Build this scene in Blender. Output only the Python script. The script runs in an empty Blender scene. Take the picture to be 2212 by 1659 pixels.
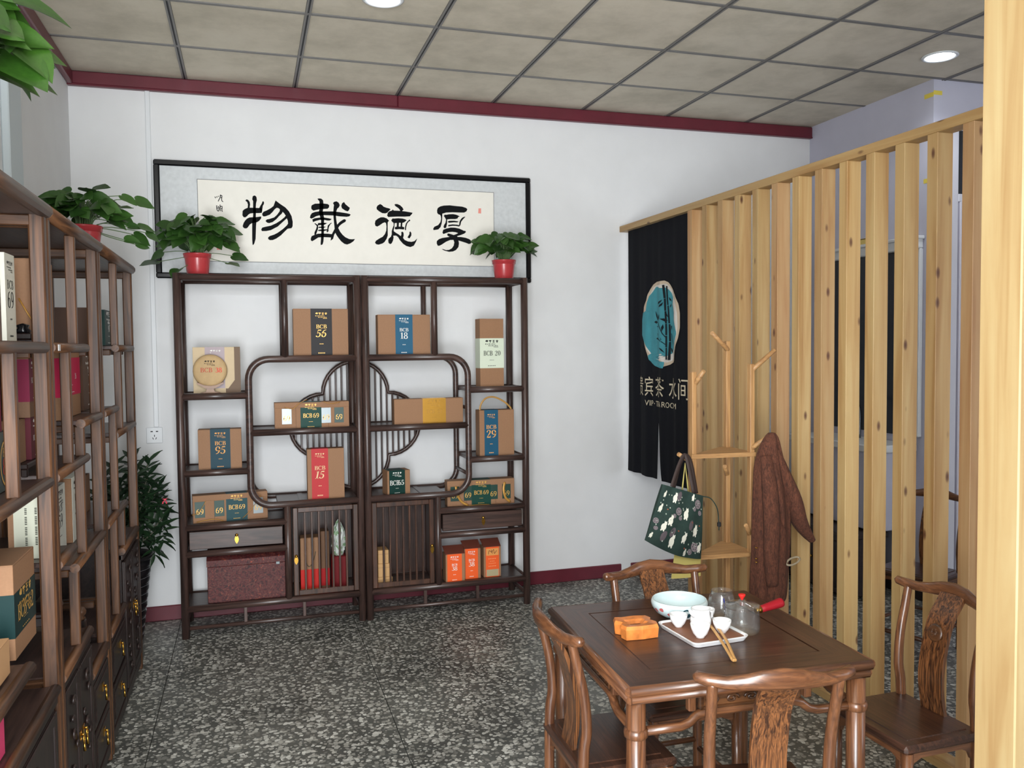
import bpy, math, random
from mathutils import Vector, Matrix
PI = math.pi
C = bpy.context.scene.collection
SC = bpy.context.scene

# ---------------------------------------------------------------- camera
def cam_axes(yaw, pitch, roll):
    cy, sy = math.cos(yaw), math.sin(yaw)
    f = Vector((sy, cy, 0)); r = Vector((cy, -sy, 0)); u = Vector((0, 0, 1))
    cp, sp = math.cos(pitch), math.sin(pitch)
    f2 = cp*f - sp*u; u2 = cp*u + sp*f
    cr, sr = math.cos(roll), math.sin(roll)
    return cr*r + sr*u2, cr*u2 - sr*r, f2
cr_, cu_, cf_ = cam_axes(0.2992, 0.0433, -0.0103)
cd = bpy.data.cameras.new('camera'); cam = bpy.data.objects.new('camera', cd); C.objects.link(cam)
cam.matrix_world = Matrix(((cr_.x, cu_.x, -cf_.x, 1.1029), (cr_.y, cu_.y, -cf_.y, -5.2081), (cr_.z, cu_.z, -cf_.z, 1.5426), (0, 0, 0, 1)))
cd.sensor_width = 36.0; cd.lens = 1845.3/2212*36.0; cd.clip_start = 0.05
SC.camera = cam

# ---------------------------------------------------------------- light and exposure
SC.view_settings.view_transform = 'Standard'; SC.view_settings.look = 'None'
SC.view_settings.gamma = 1.0; SC.view_settings.use_curve_mapping = False
SC.view_settings.exposure = 0.12
SC.cycles.transparent_max_bounces = 32
w = bpy.data.worlds.new('overcast_sky'); SC.world = w; w.use_nodes = True
wb = w.node_tree.nodes['Background']; wb.inputs[0].default_value = (0.86, 0.94, 1.0, 1); wb.inputs[1].default_value = 1.2
def area(name, loc, target, sx, sy, power, col):
    d = bpy.data.lights.new(name, 'AREA'); d.shape = 'RECTANGLE'; d.size = sx; d.size_y = sy
    d.energy = power; d.color = col
    o = bpy.data.objects.new(name, d); C.objects.link(o); o.location = loc
    o.rotation_euler = (Vector(target) - Vector(loc)).to_track_quat('-Z', 'Y').to_euler()
    return o
area('daylight_shopfront', (0.90, -5.80, 1.45), (1.00, 0, 1.45), 1.3, 2.6, 250, (0.95, 0.98, 1.0))
area('daylight_side_room', (5.6, -5.80, 1.5), (5.6, 0, 1.4), 1.4, 1.6, 22, (0.86, 0.92, 1.0))

# ---------------------------------------------------------------- helpers
def lin(c):
    return tuple(((x/255.0)/12.92 if x/255.0 <= 0.04045 else ((x/255.0+0.055)/1.055)**2.4) for x in c)
class MB:
    def __init__(s): s.v = []; s.f = []; s.m = []; s.sm = []
    def add(s, vs, fs, mi=0, smooth=False):
        o = len(s.v); s.v += [tuple(p) for p in vs]
        for f in fs: s.f.append([i+o for i in f]); s.m.append(mi); s.sm.append(smooth)
        return s
    def box(s, x0, x1, y0, y1, z0, z1, mi=0, c=0.0):
        if x0 > x1: x0, x1 = x1, x0
        if y0 > y1: y0, y1 = y1, y0
        if z0 > z1: z0, z1 = z1, z0
        c = min(c, (x1-x0)*.45, (y1-y0)*.45, (z1-z0)*.45)
        if c <= 0:
            return s.add([(x0,y0,z0),(x1,y0,z0),(x1,y1,z0),(x0,y1,z0),(x0,y0,z1),(x1,y0,z1),(x1,y1,z1),(x0,y1,z1)],
                         [(0,3,2,1),(4,5,6,7),(0,1,5,4),(1,2,6,5),(2,3,7,6),(3,0,4,7)], mi)
        X = (x0, x1); Y = (y0, y1); Z = (z0, z1); vs = []; idx = {}
        for i in (0, 1):
            for j in (0, 1):
                for k in (0, 1):
                    sx, sy, sz = (1-2*i)*c, (1-2*j)*c, (1-2*k)*c
                    idx[i,j,k,0] = len(vs); vs.append((X[i], Y[j]+sy, Z[k]+sz))
                    idx[i,j,k,1] = len(vs); vs.append((X[i]+sx, Y[j], Z[k]+sz))
                    idx[i,j,k,2] = len(vs); vs.append((X[i]+sx, Y[j]+sy, Z[k]))
        fs = []
        q = ((0,0),(1,0),(1,1),(0,1))
        for i in (0, 1): fs.append([idx[i,a,b,0] for a, b in (q if i else q[::-1])])
        for j in (0, 1): fs.append([idx[a,j,b,1] for a, b in (q[::-1] if j else q)])
        for k in (0, 1): fs.append([idx[a,b,k,2] for a, b in (q if k else q[::-1])])
        for i in (0, 1):
            for j in (0, 1):
                f = [idx[i,j,0,0], idx[i,j,1,0], idx[i,j,1,1], idx[i,j,0,1]]; fs.append(f if (i+j) % 2 else f[::-1])
        for i in (0, 1):
            for k in (0, 1):
                f = [idx[i,0,k,0], idx[i,1,k,0], idx[i,1,k,2], idx[i,0,k,2]]; fs.append(f[::-1] if (i+k) % 2 else f)
        for j in (0, 1):
            for k in (0, 1):
                f = [idx[0,j,k,1], idx[1,j,k,1], idx[1,j,k,2], idx[0,j,k,2]]; fs.append(f if (j+k) % 2 else f[::-1])
        for i in (0, 1):
            for j in (0, 1):
                for k in (0, 1):
                    f = [idx[i,j,k,0], idx[i,j,k,1], idx[i,j,k,2]]; fs.append(f if (i+j+k) % 2 else f[::-1])
        return s.add(vs, fs, mi)
    def tube(s, path, r, n=10, mi=0, cap=True, ell=None, up=None, smooth=True):
        """swept tube; r number or list; ell = (a,b) per-point multipliers for the two cross axes"""
        P = [Vector(p) for p in path]; N = len(P)
        R = r if isinstance(r, (list, tuple)) else [r]*N
        T = []
        for i in range(N):
            t = (P[min(i+1, N-1)] - P[max(i-1, 0)]); T.append(t.normalized() if t.length else Vector((0,0,1)))
        a = Vector(up) if up else (Vector((0,0,1)) if abs(T[0].z) < 0.9 else Vector((0,1,0)))
        nrm = (a - T[0]*a.dot(T[0])).normalized(); vs = []
        for i in range(N):
            nrm = (nrm - T[i]*nrm.dot(T[i])).normalized(); b = T[i].cross(nrm)
            ea, eb = (ell[i] if isinstance(ell, list) else ell) if ell else (1, 1)
            for k in range(n):
                t = 2*PI*k/n
                vs.append(P[i] + nrm*(math.cos(t)*R[i]*ea) + b*(math.sin(t)*R[i]*eb))
        fs = [(i*n+k, i*n+(k+1) % n, (i+1)*n+(k+1) % n, (i+1)*n+k) for i in range(N-1) for k in range(n)]
        s.add(vs, fs, mi, smooth)
        if cap:
            o = len(s.v)-len(vs)
            s.f.append([o+k for k in range(n)][::-1]); s.m.append(mi); s.sm.append(False)
            s.f.append([o+(N-1)*n+k for k in range(n)]); s.m.append(mi); s.sm.append(False)
        return s
    def lathe(s, prof, n=24, c=(0,0,0), mi=0, smooth=True, close=False):
        vs = []; N = len(prof)
        for r, z in prof:
            for k in range(n):
                t = 2*PI*k/n; vs.append((c[0]+r*math.cos(t), c[1]+r*math.sin(t), c[2]+z))
        fs = [(i*n+k, i*n+(k+1) % n, (i+1)*n+(k+1) % n, (i+1)*n+k) for i in range(N-1) for k in range(n)]
        return s.add(vs, fs, mi, smooth)
    def poly(s, pts, mi=0): return s.add(pts, [list(range(len(pts)))], mi)
    def prism(s, pts, ax, a0, a1, mi=0):
        """extrude 2-D polygon along axis ax ('x','y','z') between a0 and a1"""
        def P(p, a): return {'x': (a, p[0], p[1]), 'y': (p[0], a, p[1]), 'z': (p[0], p[1], a)}[ax]
        n = len(pts); vs = [P(p, a0) for p in pts] + [P(p, a1) for p in pts]
        ar = sum(pts[i][0]*pts[(i+1) % n][1]-pts[(i+1) % n][0]*pts[i][1] for i in range(n))
        flip = (ar > 0) != (ax == 'y') if True else False
        if (a1 < a0): flip = not flip
        f0 = list(range(n)); f1 = list(range(n, 2*n)); sides = [(i, (i+1) % n, n+(i+1) % n, n+i) for i in range(n)]
        if flip: fs = [f0[::-1], f1] + sides
        else: fs = [f0, f1[::-1]] + [q[::-1] for q in sides]
        return s.add(vs, fs, mi)
    def grid(s, fn, nu, nv, mi=0, smooth=True, flip=False):
        vs = [fn(i/nu, j/nv) for j in range(nv+1) for i in range(nu+1)]; W = nu+1
        fs = [(j*W+i, j*W+i+1, (j+1)*W+i+1, (j+1)*W+i) for j in range(nv) for i in range(nu)]
        if flip: fs = [f[::-1] for f in fs]
        return s.add(vs, fs, mi, smooth)
    def mesh(s, name, mats):
        me = bpy.data.meshes.new(name); me.from_pydata(s.v, [], s.f)
        for m in (mats if isinstance(mats, (list, tuple)) else [mats]): me.materials.append(m)
        me.polygons.foreach_set('material_index', s.m); me.polygons.foreach_set('use_smooth', s.sm)
        me.update(); return me
    def build(s, name, mats, parent=None, loc=None):
        return link(name, s.mesh(name, mats), parent, loc)
def link(name, me, parent=None, loc=None):
    o = bpy.data.objects.new(name, me); C.objects.link(o)
    if parent: o.parent = parent
    if loc: o.location = loc
    return o
def tag(o, label=None, cat=None, group=None, kind=None):
    if label: o['label'] = label
    if cat: o['category'] = cat
    if group: o['group'] = group
    if kind: o['kind'] = kind
    return o
def thing(name, label, cat, loc=(0,0,0), rz=0, group=None):
    o = bpy.data.objects.new(name, None); C.objects.link(o); o.empty_display_size = 0.05
    o.location = loc; o.rotation_euler = (0, 0, rz)
    return tag(o, label, cat, group)
def struct(name, mb, m, parent=None):
    o = mb.build(name, m, parent)
    if parent is None: o['kind'] = 'structure'
    return o
def copy_tree(o, parent=None):
    c = o.copy(); C.objects.link(c); c.parent = parent
    for ch in list(o.children): copy_tree(ch, c)
    return c
def rbox(x0, x1, y0, y1, z0, z1, c=0.002): return MB().box(x0, x1, y0, y1, z0, z1, 0, c)
def cat_rom(P, k=4):
    P = [Vector(p) for p in P]; out = []
    for i in range(len(P)-1):
        p0 = P[max(i-1, 0)]; p1 = P[i]; p2 = P[i+1]; p3 = P[min(i+2, len(P)-1)]
        for j in range(k):
            t = j/k; out.append(0.5*((2*p1)+(p2-p0)*t+(2*p0-5*p1+4*p2-p3)*t*t+(3*p1-p0-3*p2+p3)*t**3))
    out.append(P[-1]); return out

# ---------------------------------------------------------------- materials
def newmat(name):
    m = bpy.data.materials.new(name); m.use_nodes = True
    return m, m.node_tree, m.node_tree.nodes['Principled BSDF']
def N(nt, t, **kw):
    n = nt.nodes.new(t)
    for k, v in kw.items(): setattr(n, k, v)
    return n
def coords(nt, scale=(1,1,1), rnd=0.0):
    tc = N(nt, 'ShaderNodeTexCoord'); mp = N(nt, 'ShaderNodeMapping'); mp.inputs['Scale'].default_value = scale
    nt.links.new(tc.outputs['Object'], mp.inputs['Vector'])
    if rnd:
        oi = N(nt, 'ShaderNodeObjectInfo'); mu = N(nt, 'ShaderNodeMath', operation='MULTIPLY'); mu.inputs[1].default_value = rnd
        nt.links.new(oi.outputs['Random'], mu.inputs[0]); nt.links.new(mu.outputs[0], mp.inputs['Location'])
    return mp.outputs['Vector']
def ramp(nt, stops):
    r = N(nt, 'ShaderNodeValToRGB'); e = r.color_ramp.elements
    while len(e) < len(stops): e.new(0.5)
    for el, (p, c) in zip(e, stops): el.position = p; el.color = (*c, 1)
    return r
def plain(name, col, rough=0.5, metal=0.0, noise=0.0, nscale=30.0, bump=0.0, coat=0.0, spec=None, trans=0.0):
    m, nt, b = newmat(name); c = lin(col)
    b.inputs['Base Color'].default_value = (*c, 1); b.inputs['Roughness'].default_value = rough; b.inputs['Metallic'].default_value = metal
    if coat: b.inputs['Coat Weight'].default_value = coat; b.inputs['Coat Roughness'].default_value = 0.08
    if spec is not None: b.inputs['Specular IOR Level'].default_value = spec
    if trans: b.inputs['Transmission Weight'].default_value = trans
    if noise or bump:
        v = coords(nt); n = N(nt, 'ShaderNodeTexNoise'); n.inputs['Scale'].default_value = nscale; n.inputs['Detail'].default_value = 4
        nt.links.new(v, n.inputs['Vector'])
        if noise:
            r = ramp(nt, [(0.25, tuple(x*(1-noise) for x in c)), (0.75, tuple(min(1, x*(1+noise)) for x in c))])
            nt.links.new(n.outputs['Fac'], r.inputs['Fac']); nt.links.new(r.outputs['Color'], b.inputs['Base Color'])
        if bump:
            bp = N(nt, 'ShaderNodeBump'); bp.inputs['Strength'].default_value = bump; bp.inputs['Distance'].default_value = 0.002
            nt.links.new(n.outputs['Fac'], bp.inputs['Height']); nt.links.new(bp.outputs['Normal'], b.inputs['Normal'])
    return m
def wood(name, dark, light, axis='z', s=38.0, rough=0.35, contrast=(0.3, 0.7), stretch=0.06, coat=0.0, fine=0.35):
    m, nt, b = newmat(name); sc = {'x': (s*stretch, s, s), 'y': (s, s*stretch, s), 'z': (s, s, s*stretch)}[axis]
    v = coords(nt, sc, 37.0)
    n = N(nt, 'ShaderNodeTexNoise'); n.inputs['Scale'].default_value = 1.0; n.inputs['Detail'].default_value = 6; n.inputs['Distortion'].default_value = 1.6
    nt.links.new(v, n.inputs['Vector'])
    r = ramp(nt, [(contrast[0], lin(dark)), (contrast[1], lin(light))]); nt.links.new(n.outputs['Fac'], r.inputs['Fac'])
    n2 = N(nt, 'ShaderNodeTexNoise'); n2.inputs['Scale'].default_value = 5.0; n2.inputs['Detail'].default_value = 3
    nt.links.new(v, n2.inputs['Vector'])
    mx = N(nt, 'ShaderNodeMix', data_type='RGBA', blend_type='MULTIPLY'); mx.inputs['Factor'].default_value = fine
    r2 = ramp(nt, [(0.35, (0.35, 0.3, 0.28)), (0.6, (1, 1, 1))]); nt.links.new(n2.outputs['Fac'], r2.inputs['Fac'])
    nt.links.new(r.outputs['Color'], mx.inputs['A']); nt.links.new(r2.outputs['Color'], mx.inputs['B'])
    nt.links.new(mx.outputs['Result'], b.inputs['Base Color'])
    b.inputs['Roughness'].default_value = rough
    if coat: b.inputs['Coat Weight'].default_value = coat; b.inputs['Coat Roughness'].default_value = 0.15
    bp = N(nt, 'ShaderNodeBump'); bp.inputs['Strength'].default_value = 0.12; bp.inputs['Distance'].default_value = 0.001
    nt.links.new(n2.outputs['Fac'], bp.inputs['Height']); nt.links.new(bp.outputs['Normal'], b.inputs['Normal'])
    return m
def woods(name, *a, **k): return {ax: wood(name+'_'+ax, *a, axis=ax, **k) for ax in 'xyz'}
DW = woods('dark_rosewood', (46, 35, 33), (88, 66, 59), rough=0.36, coat=0.12)  # display shelves, back wall
LW = woods('walnut', (46, 28, 18), (114, 76, 48), rough=0.42, contrast=(0.28, 0.72))      # display cabinets, left wall
TW = woods('chicken_wing_wood', (72, 43, 28), (126, 82, 52), rough=0.28, coat=0.3, s=60.0, stretch=0.05, contrast=(0.3, 0.7), fine=0.35)
SPL = wood('chicken_wing_figured', (60, 36, 23), (134, 86, 50), 'z', rough=0.3, coat=0.3, s=95.0, stretch=0.03, contrast=(0.38, 0.62), fine=0.45)
TD = woods('chicken_wing_dark', (46, 30, 23), (86, 55, 40), rough=0.33, coat=0.1, s=70.0, stretch=0.05, fine=0.5)
CAB = woods('carved_dark_wood', (26, 19, 18), (54, 38, 34), rough=0.4)
COATW = woods('coat_stand_wood', (158, 116, 74), (198, 154, 102), rough=0.45, fine=0.2)

def pine(name, axis='z', tint=(1, 1, 1), knots=0.74):
    m, nt, b = newmat(name); sc = {'z': (26, 26, 1.3), 'y': (26, 1.3, 26), 'x': (1.3, 26, 26)}[axis]
    v = coords(nt, sc, 53.0)
    n = N(nt, 'ShaderNodeTexNoise'); n.inputs['Scale'].default_value = 1.0; n.inputs['Detail'].default_value = 5; n.inputs['Distortion'].default_value = 0.8
    nt.links.new(v, n.inputs['Vector'])
    def T(c): return tuple(x*t for x, t in zip(lin(c), tint))
    r = ramp(nt, [(0.25, T((196, 148, 92))), (0.5, T((222, 184, 128))), (0.75, T((234, 204, 150)))]); nt.links.new(n.outputs['Fac'], r.inputs['Fac'])
    # knots: sparse cells stretched along the grain
    ks = {'z': (19, 19, 8), 'y': (19, 8, 19), 'x': (8, 19, 19)}[axis]
    v2 = coords(nt, ks, 91.0); vo = N(nt, 'ShaderNodeTexVoronoi'); vo.inputs['Scale'].default_value = 1.0; vo.inputs['Randomness'].default_value = 1.0
    nt.links.new(v2, vo.inputs['Vector'])
    sel = N(nt, 'ShaderNodeSeparateColor'); nt.links.new(vo.outputs['Color'], sel.inputs[0])
    gt = N(nt, 'ShaderNodeMath', operation='GREATER_THAN'); gt.inputs[1].default_value = knots; nt.links.new(sel.outputs[0], gt.inputs[0])
    rk = ramp(nt, [(0.04, (1, 1, 1)), (0.12, (0.7, 0.7, 0.7)), (0.2, (0, 0, 0))]); nt.links.new(vo.outputs['Distance'], rk.inputs['Fac'])
    mu = N(nt, 'ShaderNodeMath', operation='MULTIPLY'); nt.links.new(rk.outputs['Color'], mu.inputs[0]); nt.links.new(gt.outputs[0], mu.inputs[1])
    mx = N(nt, 'ShaderNodeMix', data_type='RGBA'); nt.links.new(mu.outputs[0], mx.inputs['Factor'])
    nt.links.new(r.outputs['Color'], mx.inputs['A']); mx.inputs['B'].default_value = (*lin((84, 44, 26)), 1)
    oi = N(nt, 'ShaderNodeObjectInfo'); hs = N(nt, 'ShaderNodeHueSaturation')
    mr = N(nt, 'ShaderNodeMapRange'); mr.inputs['To Min'].default_value = 0.86; mr.inputs['To Max'].default_value = 1.05
    mh = N(nt, 'ShaderNodeMapRange'); mh.inputs['To Min'].default_value = 0.490; mh.inputs['To Max'].default_value = 0.506; fr_ = N(nt, 'ShaderNodeMath', operation='FRACT'); m7 = N(nt, 'ShaderNodeMath', operation='MULTIPLY'); m7.inputs[1].default_value = 7.3
    nt.links.new(oi.outputs['Random'], m7.inputs[0]); nt.links.new(m7.outputs[0], fr_.inputs[0]); nt.links.new(fr_.outputs[0], mh.inputs['Value']); nt.links.new(mh.outputs[0], hs.inputs['Hue'])
    nt.links.new(oi.outputs['Random'], mr.inputs['Value']); nt.links.new(mr.outputs[0], hs.inputs['Value'])
    nt.links.new(mx.outputs['Result'], hs.inputs['Color']); nt.links.new(hs.outputs['Color'], b.inputs['Base Color'])
    b.inputs['Roughness'].default_value = 0.5
    return m
PINE = {ax: pine('pine_'+ax, ax, (.60, .555, .50)) for ax in 'yz'}
def terrazzo():
    m, nt, b = newmat('terrazzo')
    v = coords(nt, (1, 1, 1))
    vo = N(nt, 'ShaderNodeTexVoronoi'); vo.inputs['Scale'].default_value = 54.0
    nz = N(nt, 'ShaderNodeTexNoise'); nz.inputs['Scale'].default_value = 40.0
    ad = N(nt, 'ShaderNodeMix', data_type='RGBA'); ad.inputs['Factor'].default_value = 0.02
    nt.links.new(v, ad.inputs['A']); nt.links.new(v, nz.inputs['Vector']); nt.links.new(nz.outputs['Color'], ad.inputs['B'])
    nt.links.new(ad.outputs['Result'], vo.inputs['Vector'])
    sc = N(nt, 'ShaderNodeSeparateColor'); nt.links.new(vo.outputs['Color'], sc.inputs[0])
    # chips: interior of cells with random size; matrix: dark cement
    mul = N(nt, 'ShaderNodeMath', operation='MULTIPLY_ADD'); mul.inputs[1].default_value = 0.46; mul.inputs[2].default_value = 0.26
    nt.links.new(sc.outputs[1], mul.inputs[0])
    lt = N(nt, 'ShaderNodeMath', operation='SUBTRACT'); nt.links.new(mul.outputs[0], lt.inputs[0]); nt.links.new(vo.outputs['Distance'], lt.inputs[1])
    sm = N(nt, 'ShaderNodeMapRange'); sm.inputs['From Min'].default_value = -0.03; sm.inputs['From Max'].default_value = 0.05
    nt.links.new(lt.outputs[0], sm.inputs['Value'])
    chip = ramp(nt, [(0.0, lin((104, 104, 98))), (0.35, lin((150, 149, 141))), (0.75, lin((184, 183, 175))), (1.0, lin((208, 208, 200)))])
    nt.links.new(sc.outputs[0], chip.inputs['Fac'])
    big = N(nt, 'ShaderNodeTexNoise'); big.inputs['Scale'].default_value = 2.2; big.inputs['Detail'].default_value = 5; nt.links.new(v, big.inputs['Vector'])
    base = ramp(nt, [(0.35, lin((74, 75, 71))), (0.7, lin((100, 101, 96)))]); nt.links.new(big.outputs['Fac'], base.inputs['Fac'])
    mx = N(nt, 'ShaderNodeMix', data_type='RGBA'); nt.links.new(sm.outputs[0], mx.inputs['Factor'])
    nt.links.new(base.outputs['Color'], mx.inputs['A']); nt.links.new(chip.outputs['Color'], mx.inputs['B'])
    st = ramp(nt, [(0.34, (0.78, 0.78, 0.78)), (0.52, (1, 1, 1))]); nt.links.new(big.outputs['Fac'], st.inputs['Fac'])
    m2 = N(nt, 'ShaderNodeMix', data_type='RGBA', blend_type='MULTIPLY'); m2.inputs['Factor'].default_value = 1.0
    nt.links.new(mx.outputs['Result'], m2.inputs['A']); nt.links.new(st.outputs['Color'], m2.inputs['B'])
    nt.links.new(m2.outputs['Result'], b.inputs['Base Color'])
    rr = ramp(nt, [(0.3, (0.55, 0.55, 0.55)), (0.7, (0.38, 0.38, 0.38))]); nt.links.new(big.outputs['Fac'], rr.inputs['Fac'])
    nt.links.new(rr.outputs['Color'], b.inputs['Roughness'])
    return m
TERR = terrazzo()
WALL = plain('white_plaster', (226, 227, 228), 0.75, noise=0.025, nscale=6, bump=0.05)
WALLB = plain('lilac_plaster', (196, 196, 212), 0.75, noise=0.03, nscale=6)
def ceilmat():
    m, nt, b = newmat('ceiling_board'); v = coords(nt, (1, 1, 1), 19.0)
    n = N(nt, 'ShaderNodeTexNoise'); n.inputs['Scale'].default_value = 3.0; n.inputs['Detail'].default_value = 7; n.inputs['Roughness'].default_value = 0.65
    nt.links.new(v, n.inputs['Vector'])
    r = ramp(nt, [(0.3, lin((188, 180, 162))), (0.55, lin((212, 203, 185))), (0.8, lin((222, 214, 197)))]); nt.links.new(n.outputs['Fac'], r.inputs['Fac'])
    nt.links.new(r.outputs['Color'], b.inputs['Base Color']); b.inputs['Roughness'].default_value = 0.85
    return m
CEIL = ceilmat()
TBAR = plain('ceiling_bar_metal', (120, 118, 116), 0.45, 0.2)
TBARD = plain('ceiling_bar_groove', (44, 46, 52), 0.6)
MAROON = plain('maroon_paint', (98, 34, 46), 0.35, noise=0.12, nscale=9)
BLACKL = plain('black_lacquer', (14, 14, 17), 0.25, coat=0.1, spec=.3)
SILK = plain('silver_brocade', (206, 210, 212), 0.5, noise=0.08, nscale=45)
PAPER = plain('rice_paper', (238, 235, 226), 0.8, noise=0.02, nscale=20)
INK = plain('ink', (20, 22, 24), 0.8, spec=.1)
SEAL = plain('seal_red', (236, 150, 136), 0.7)
GREYL = plain('grey_line', (120, 122, 124), 0.7)
PVC = plain('white_pvc', (222, 225, 228), 0.4)
DARKP = plain('dark_slot', (30, 30, 32), 0.6)
KRAFT = plain('kraft_board', (150, 111, 80), 0.7, noise=0.06, nscale=160)
KRAFTD = plain('kraft_board_dark', (116, 84, 60), 0.7, noise=0.06, nscale=160)
GOLD = plain('gold_foil', (226, 172, 78), 0.28, 0.9)
GOLDP = plain('gold_print', (226, 178, 90), 0.4, 0.25)
BRASS = plain('brass', (206, 160, 72), 0.22, 1.0)
REDPOT = plain('red_plastic', (178, 58, 62), 0.3, coat=0.2, noise=0.05, nscale=20)
BLKPOT = plain('black_plastic', (24, 23, 26), 0.3, coat=0.2)
SOIL = plain('potting_soil', (52, 40, 30), 0.95, noise=0.3, nscale=90)
PORC = plain('white_porcelain', (240, 240, 240), 0.12, coat=0.4)
CEL = plain('celadon_glaze', (208, 226, 228), 0.12, coat=0.5)
def glassm(name, col=(1, 1, 1), rough=0.0):
    """clear glass: thin shell that lets light straight through with a Fresnel reflection"""
    m, nt, b = newmat(name); nt.nodes.remove(b); out = nt.nodes['Material Output']
    tr = N(nt, 'ShaderNodeBsdfTransparent'); tr.inputs[0].default_value = (*col, 1)
    gl = N(nt, 'ShaderNodeBsdfGlossy'); gl.inputs['Roughness'].default_value = 0.03
    lw_ = N(nt, 'ShaderNodeLayerWeight'); lw_.inputs['Blend'].default_value = 0.5; pw = N(nt, 'ShaderNodeMath', operation='POWER'); pw.inputs[1].default_value = 3.2; fr = N(nt, 'ShaderNodeMath', operation='MULTIPLY_ADD'); fr.inputs[1].default_value = .7; fr.inputs[2].default_value = .035
    nt.links.new(lw_.outputs['Facing'], pw.inputs[0]); nt.links.new(pw.outputs[0], fr.inputs[0])
    mx = N(nt, 'ShaderNodeMixShader'); nt.links.new(fr.outputs[0], mx.inputs[0])
    df = N(nt, 'ShaderNodeBsdfDiffuse'); df.inputs[0].default_value = (.9, .92, .92, 1); m0 = N(nt, 'ShaderNodeMixShader'); m0.inputs[0].default_value = .02
    nt.links.new(tr.outputs[0], m0.inputs[1]); nt.links.new(df.outputs[0], m0.inputs[2]); nt.links.new(m0.outputs[0], mx.inputs[1]); nt.links.new(gl.outputs[0], mx.inputs[2]); nt.links.new(mx.outputs[0], out.inputs['Surface'])
    return m
GLASS = glassm('clear_glass', (0.975, 0.985, 0.985))
def leafm(name, a, b_, rough=0.35):
    m, nt, b = newmat(name); oi = N(nt, 'ShaderNodeObjectInfo'); r = ramp(nt, [(0.0, lin(a)), (1.0, lin(b_))])
    v = coords(nt); n = N(nt, 'ShaderNodeTexNoise'); n.inputs['Scale'].default_value = 18.0; nt.links.new(v, n.inputs['Vector'])
    ad = N(nt, 'ShaderNodeMath', operation='MULTIPLY_ADD'); ad.inputs[1].default_value = 0.5; nt.links.new(oi.outputs['Random'], ad.inputs[0])
    mu = N(nt, 'ShaderNodeMath', operation='MULTIPLY'); mu.inputs[1].default_value = 0.5; nt.links.new(n.outputs['Fac'], mu.inputs[0])
    nt.links.new(mu.outputs[0], ad.inputs[2]); nt.links.new(ad.outputs[0], r.inputs['Fac']); nt.links.new(r.outputs['Color'], b.inputs['Base Color'])
    b.inputs['Roughness'].default_value = rough
    return m
LEAF = leafm('pothos_leaf', (28, 56, 22), (60, 98, 38))
LEAFB = leafm('pothos_leaf_bright', (24, 54, 16), (56, 94, 28))
LEAFD = leafm('shrub_leaf', (16, 34, 22), (38, 62, 36))
STEM = plain('green_stem', (84, 112, 62), 0.5)
STEMD = plain('woody_stem', (70, 72, 56), 0.7)
COL = {}
def paint(rgb, rough=0.45, **k):
    key = (rgb, rough)
    if key not in COL: COL[key] = plain('print_%02x%02x%02x' % rgb, rgb, max(rough, .5), spec=.22, **k)
    return COL[key]
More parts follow.
